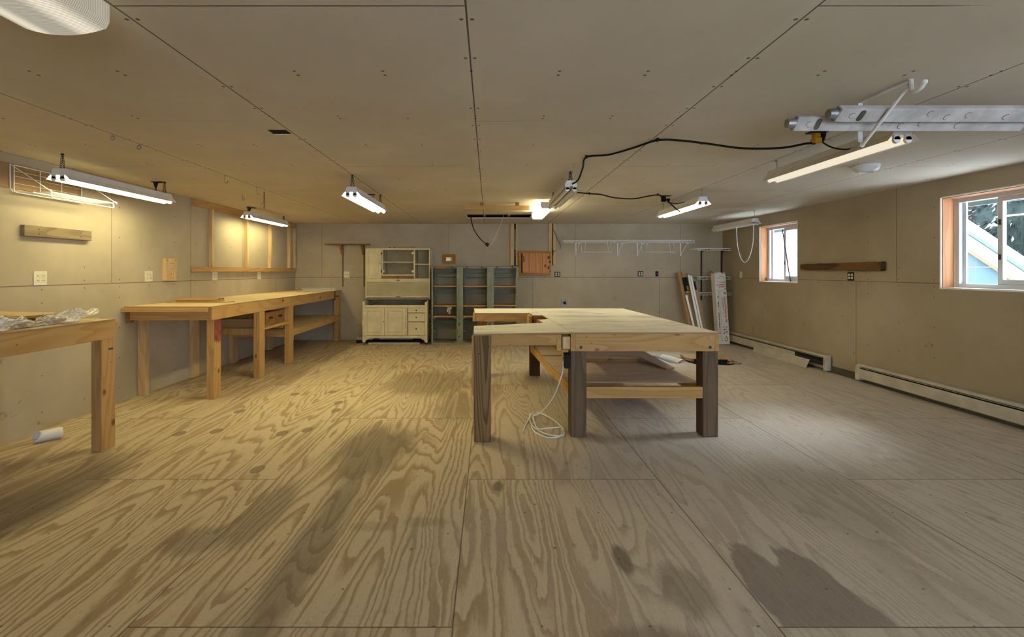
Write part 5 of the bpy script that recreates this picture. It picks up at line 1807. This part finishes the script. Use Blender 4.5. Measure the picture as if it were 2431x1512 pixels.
t.part(B().prism([(1.7995, FYT), (1.833, FYT), (1.752, 5.96), (1.716, 5.96)], 'z', A0, U), 'side_apron', wood('pine', 'y'), bev=.002)
t.part(B().box(.50, 1.72, 5.962, 5.998, A0, U), 'rear_apron', wood('pine', 'x'), bev=.002)
# posts
def post(x0, x1, y0, y1, z1, kind):
    return t.part(B().box(x0, x1, y0, y1, 0, z1), 'post', wood(kind, 'z'), bev=.004)
pl = post(-.116, .018, 3.586, 3.716, U, 'treated')
t.part(B().box(-.132, -.1165, 3.59, 3.66, .36, U - .008), 'side_batten', wood('pine', 'z'), bev=.002)
b = B()
for x, z in ((-.072, .69), (-.0, .745)):
    b.cyl((x, 3.5845, z), (x, 3.587, z), .005, n=8)
t.part(b, 'screw_heads', M['black_plastic'], under=pl)
post(.660, .786, 3.6905, 3.815, A0 - .001, 'greyed')
post(1.722, 1.846, 3.6905, 3.815, A0 - .001, 'greyed')
post(.525, .652, 5.83, 5.958, A0 - .001, 'darkstain')
post(1.60, 1.712, 5.83, 5.958, A0 - .001, 'darkstain')
post(-.135, -.022, 5.74, 5.86, U, 'brownish')
# notch framing
t.part(B().box(.020, .534, 3.60, 3.638, .752, U), 'arm_rail', wood('pine', 'x'), bev=.002)
t.part(B().box(.535, .573, 3.612, 4.30, .71, U), 'arm_block', wood('pine', 'y'), bev=.003)
t.part(B().prism([(3.63, .72), (3.68, .70), (3.76, .70), (3.76, U - .008), (3.63, U - .02)], 'x', .585, .645), 'wedge_block', wood('pale', 'z'), bev=.003)
t.part(B().box(-.152, .445, 5.335, 5.372, .748, U), 'arm_rail', wood('pine', 'x'), bev=.002)
t.part(B().box(-.185, -.153, 5.33, 5.73, .748, U), 'arm_rail', wood('pine', 'y'), bev=.002)
t.part(B().box(.446, .484, 5.10, 5.372, .735, U), 'notch_rail', wood('pine', 'y'), bev=.002)
t.part(B().box(.530, .565, 5.02, 5.06, .66, U - .03), 'notch_block', wood('pine', 'z'), bev=.002)
t.part(B().box(.50, .652, 5.064, 5.074, .745, U), 'notch_panel', wood('brownish', 'x'))
# lower shelf
t.part(B().box(.787, 1.7215, 3.692, 3.730, .312, .403), 'shelf_rail', wood('pine', 'x'), bev=.002)
t.part(B().prism([(.662, 3.817), (.700, 3.817), (.566, 5.828), (.528, 5.828)], 'z', .312, .403), 'shelf_side_rail', wood('pine', 'y'), bev=.002)
t.part(B().prism([(1.728, 3.817), (1.766, 3.817), (1.706, 5.828), (1.668, 5.828)], 'z', .312, .403), 'shelf_side_rail', wood('pine', 'y'), bev=.002)
t.part(B().prism([(.66, 3.818), (1.72, 3.818), (1.70, 5.05), (.555, 5.05)], 'z', .4035, .415), 'lower_shelf', M['ply_shelf'])
t.part(B().prism([(.577, 4.97), (1.715, 4.97), (1.69, 5.82), (.555, 5.82)], 'z', .4155, .427), 'lower_shelf', M['ply_shelf'])
# outlet box on the middle post
ob = t.part(B().box(.615, .6595, 3.70, 3.785, .548, .665), 'outlet_box', M['black_plastic'], bev=.003)
t.part(B().box(.613, .6152, 3.715, 3.77, .565, .648), 'outlet_face', M['dark_metal'], under=ob)

# offcuts on the lower shelf
arm = [(.74, 4.62), (.78, 4.92), (1.62, 4.90), (1.74, 4.30), (1.655, 4.28), (1.52, 4.62)]
b = B().prism(arm, 'z', 0, .012)
for v in b.bm.verts:
    v.co.z += .4168 + max(0, (v.co.y - 4.28)) * .115
to = Thing('tilted_offcut', 'tilted L shaped plywood offcut on the lower shelf of the work table', 'offcut', (1.25, 4.6, .4155))
to.part(b, 'panel', M['ply_shelf'])
to.part(B().box(.80, 1.50, 4.64, 4.66, .4155, .452), 'prop_strip', wood('brownish', 'x'))
solo(B().box(1.16, 1.40, 5.00, 5.12, .4275, .4395), 'plywood_offcut', M['ply_shelf'], 'small square plywood offcut at the rear of the work table shelf', 'offcut')
solo(B().prism([(.78, 4.50), (.92, 4.56), (.96, 4.60), (.80, 4.57)], 'z', .4155, .419), 'paper_scrap', M['paper'], 'torn white paper scrap on the work table shelf beside the middle post', 'paper')
solo(B().obox((1.50, 5.16, .4335), (.42, .05, .012), Euler((0, 0, -.06))), 'wood_strip', wood('brownish', 'x'), 'thin brown wood strip at the rear of the work table shelf', 'strip')

# white extension cord
cp = [(.607, 3.74, .60), (.606, 3.74, .545), (.60, 3.74, .50), (.585, 3.76, .44), (.56, 3.82, .33), (.52, 3.90, .22), (.47, 4.02, .11), (.43, 4.14, .035), (.40, 4.24, .008), (.385, 4.28, .006), (.40, 4.05, .006),
      (.37, 3.95, .006), (.38, 3.80, .006), (.45, 3.68, .006), (.54, 3.665, .006), (.60, 3.75, .007), (.615, 3.90, .008), (.57, 4.10, .008), (.50, 4.28, .007), (.42, 4.30, .012),
      (.37, 4.12, .014), (.375, 3.92, .014), (.44, 3.76, .013), (.53, 3.685, .013), (.60, 3.70, .014), (.625, 3.83, .014), (.60, 3.98, .014), (.55, 4.14, .013), (.47, 4.27, .013), (.41, 4.2, .016),
      (.40, 4.0, .015), (.415, 3.84, .016), (.50, 3.85, .018), (.60, 3.875, .018)]
b = B().tube(catmull(cp, 6), .0052, 7)
b.tube(catmull([(.385, 4.28, .006), (.36, 4.12, .006), (.315, 3.95, .006), (.285, 3.80, .006)], 5), .0052, 7)
solo(b, 'extension_cord', M['white_wire'], 'white cord hanging from the table post outlet to a loose coil on the floor', 'cord', smooth=True)

# torn cartons and wrapping on the floor behind the table
t = Thing('torn_carton', 'torn black and brown carton lying flat on the floor right of the work table', 'carton', (3.3, 6.72, 0))
b = B()
def sheet(poly, z0, z1, mat, nm, lab=None):
    t.part(B().prism(poly, 'z', z0, z1), nm, M[mat], label=lab)
sheet([(2.92, 6.74), (2.96, 6.58), (3.42, 6.50), (3.60, 6.62), (3.52, 6.90), (2.97, 7.05)], 0, .008, 'black_plastic', 'black_panel')
sheet([(2.93, 6.85), (2.97, 6.72), (3.38, 6.68), (3.48, 6.86), (3.30, 7.10), (2.97, 7.12)], .012, .052, 'cardboard', 'carton_side')
t.part(B().obox((3.19, 6.60, .035), (.46, .012, .062), Euler((.25, 0, -.10))), 'black_side', M['black_plastic'])
t.part(B().obox((3.47, 6.74, .06), (.012, .22, .075), Euler((0, .5, .3))), 'torn_flap', M['cardboard'])
t.part(B().obox((3.53, 6.70, .03), (.16, .10, .008), Euler((.2, .15, .5))), 'torn_flap', M['cardboard_in'])
b = B()
rr = random.Random(9)
for k in range(9):
    b.obox((3.44 + k * .022, 6.60 + rr.uniform(-.03, .04), .012), (.035, .03, .012), Euler((rr.uniform(-.5, .5), rr.uniform(-.5, .5), rr.uniform(0, 3))))
t.part(b, 'torn_edge', M['cardboard'])
def sleeve(u, v):
    x = 2.78 - .10 * u + .03 * math.sin(v * PI)
    y = 6.66 + .52 * u
    a = PI * v
    return Vector((x + .06 * math.cos(a), y + .05 * math.cos(a), .006 + .045 * math.sin(a) * (1 - .35 * u)))
t2 = Thing('packing_sleeve', 'white and blue lined packing sleeve on the floor behind the right table post', 'packing', (2.8, 6.9, 0))
t2.part(B().grid(sleeve, 12, 12), 'sleeve', M['white_card'], smooth=True, solid=.003)
t2.part(B().prism([(2.58, 7.20), (2.64, 6.72), (2.70, 6.66), (2.70, 6.76), (2.64, 7.2)], 'z', .001, .010), 'blue_lining', plain('blue_lining', (.16, .24, .42), .6))

# ------------------------------------------------------------------ right wall
def heater(name, label, y0, y1, open_to=None):
    xw = XR - .0225
    t = Thing(name, label, 'heater', (xw - .03, (y0 + y1) / 2, .02))
    t.part(B().box(xw - .004, xw, y0, y1, .03, .205), 'back_plate', M['heater'])
    t.part(B().prism([(xw - .004, .215), (xw - .004, .205), (xw - .040, .203), (xw - .062, .190), (xw - .064, .197), (xw - .046, .213)], 'y', y0, y1), 'top_hood', M['heater'])
    yo = open_to or y0
    t.part(B().prism([(xw - .066, .055), (xw - .070, .055), (xw - .070, .158), (xw - .066, .166), (xw - .062, .164), (xw - .066, .156)], 'y', yo, y1), 'front_cover', M['heater'])
    t.part(B().box(xw - .052, xw - .048, y0 + .03, y1, .10, .200), 'dark_slot_plate', M['inside'])  # black plate standing in for the shade inside the hood slot
    t.part(B().box(xw - .064, xw - .052, y0 + .03, y1, .179, .182), 'damper_edge', M['heater'])
    b = B()
    y = y0 + .06
    yend = y1 if open_to is None else open_to + .25
    while y < min(yend, y0 + 1.0):
        b.box(xw - .055, xw - .012, y, y + .001, .075, .135)
        y += .007
    t.part(b.cyl((xw - .034, y0 + .01, .105), (xw - .034, y1, .105), .010, n=10), 'fin_tube', M['heater_dark'])
    t.part(B().prism([(xw, .02), (xw - .072, .02), (xw - .074, .16), (xw - .066, .195), (xw - .046, .217), (xw, .219)], 'y', y0 - .016, y0 + .045 if open_to is None else y0 + .03), 'end_cap', M['heater'], bev=.003)
    return t


heater('baseboard_heater', 'long cream baseboard heater along the window wall nearest the viewpoint', 1.2, 5.52)
# its left end seen from the room is the far end
heater_far = None
xw = XR - .0225
c = B().prism([(xw, .026), (xw - .072, .026), (xw - .074, .16), (xw - .066, .195), (xw - .046, .217), (xw, .219)], 'y', 5.505, 5.56)
near = [o for o in COL.objects if o.name == 'baseboard_heater'][0]
o = finish(c, 'end_cap', M['heater'], bev=.003, parent=near, inv=Matrix.Translation(-near.location))
heater('baseboard_heater', 'cream baseboard heater in the back right corner with its front cover off at one end', 6.06, 8.86, 6.66)
pr = [(4.375, 0), (4.377, 0), (4.418, .095), (4.432, .112), (4.430, .113), (4.416, .097)]
solo(B().prism(pr, 'y', 6.33, 7.62), 'heater_cover', M['heater'], 'loose cream heater cover leaning on the corner baseboard heater', 'heater cover')

t = Thing('wall_beam', 'rough dark brown beam offcut fixed on the right wall between the windows', 'beam', (XR - .03, 5.9, 1.355))
def beam(u, v):
    a = 2 * PI * v
    y = 5.235 + 1.35 * u
    w_, h_ = .030, .040
    cxx, czz = math.cos(a), math.sin(a)
    k = max(abs(cxx), abs(czz))
    n_ = 1 + .05 * math.sin(u * 31 + a * 2) + .04 * math.sin(u * 67 - a)
    lift = .014 * max(0, u - .75) * 4 * 0
    return Vector((XR - .031 + w_ * cxx / k * (n_ if cxx < 0 else 1), y, 1.392 + h_ * czz / k * n_ * (1.0 + .25 * (1 - u)) + lift))
b = B().grid(beam, 60, 24)
t.part(b, 'beam', wood('burnt', 'y'), smooth=True)
solo_b = B().box(XR - .060, XR - .002, 5.236, 5.30, 1.35, 1.437)
t.part(solo_b, 'charred_end', wood('darkstain', 'y'), bev=.006, label='darker split end')
outlet_wall(5.74, 1.268, .10, .105, 2, 'uncovered black outlet box on the right wall below the brown beam', 'x', XR, sign=-1, mat='black_plastic', group='outlets on the window wall')
outlet_wall(8.24, 1.27, .07, .115, 1, 'ivory outlet on the right wall between the corner shelves and the small window', 'x', XR, sign=-1, group='outlets on the window wall')
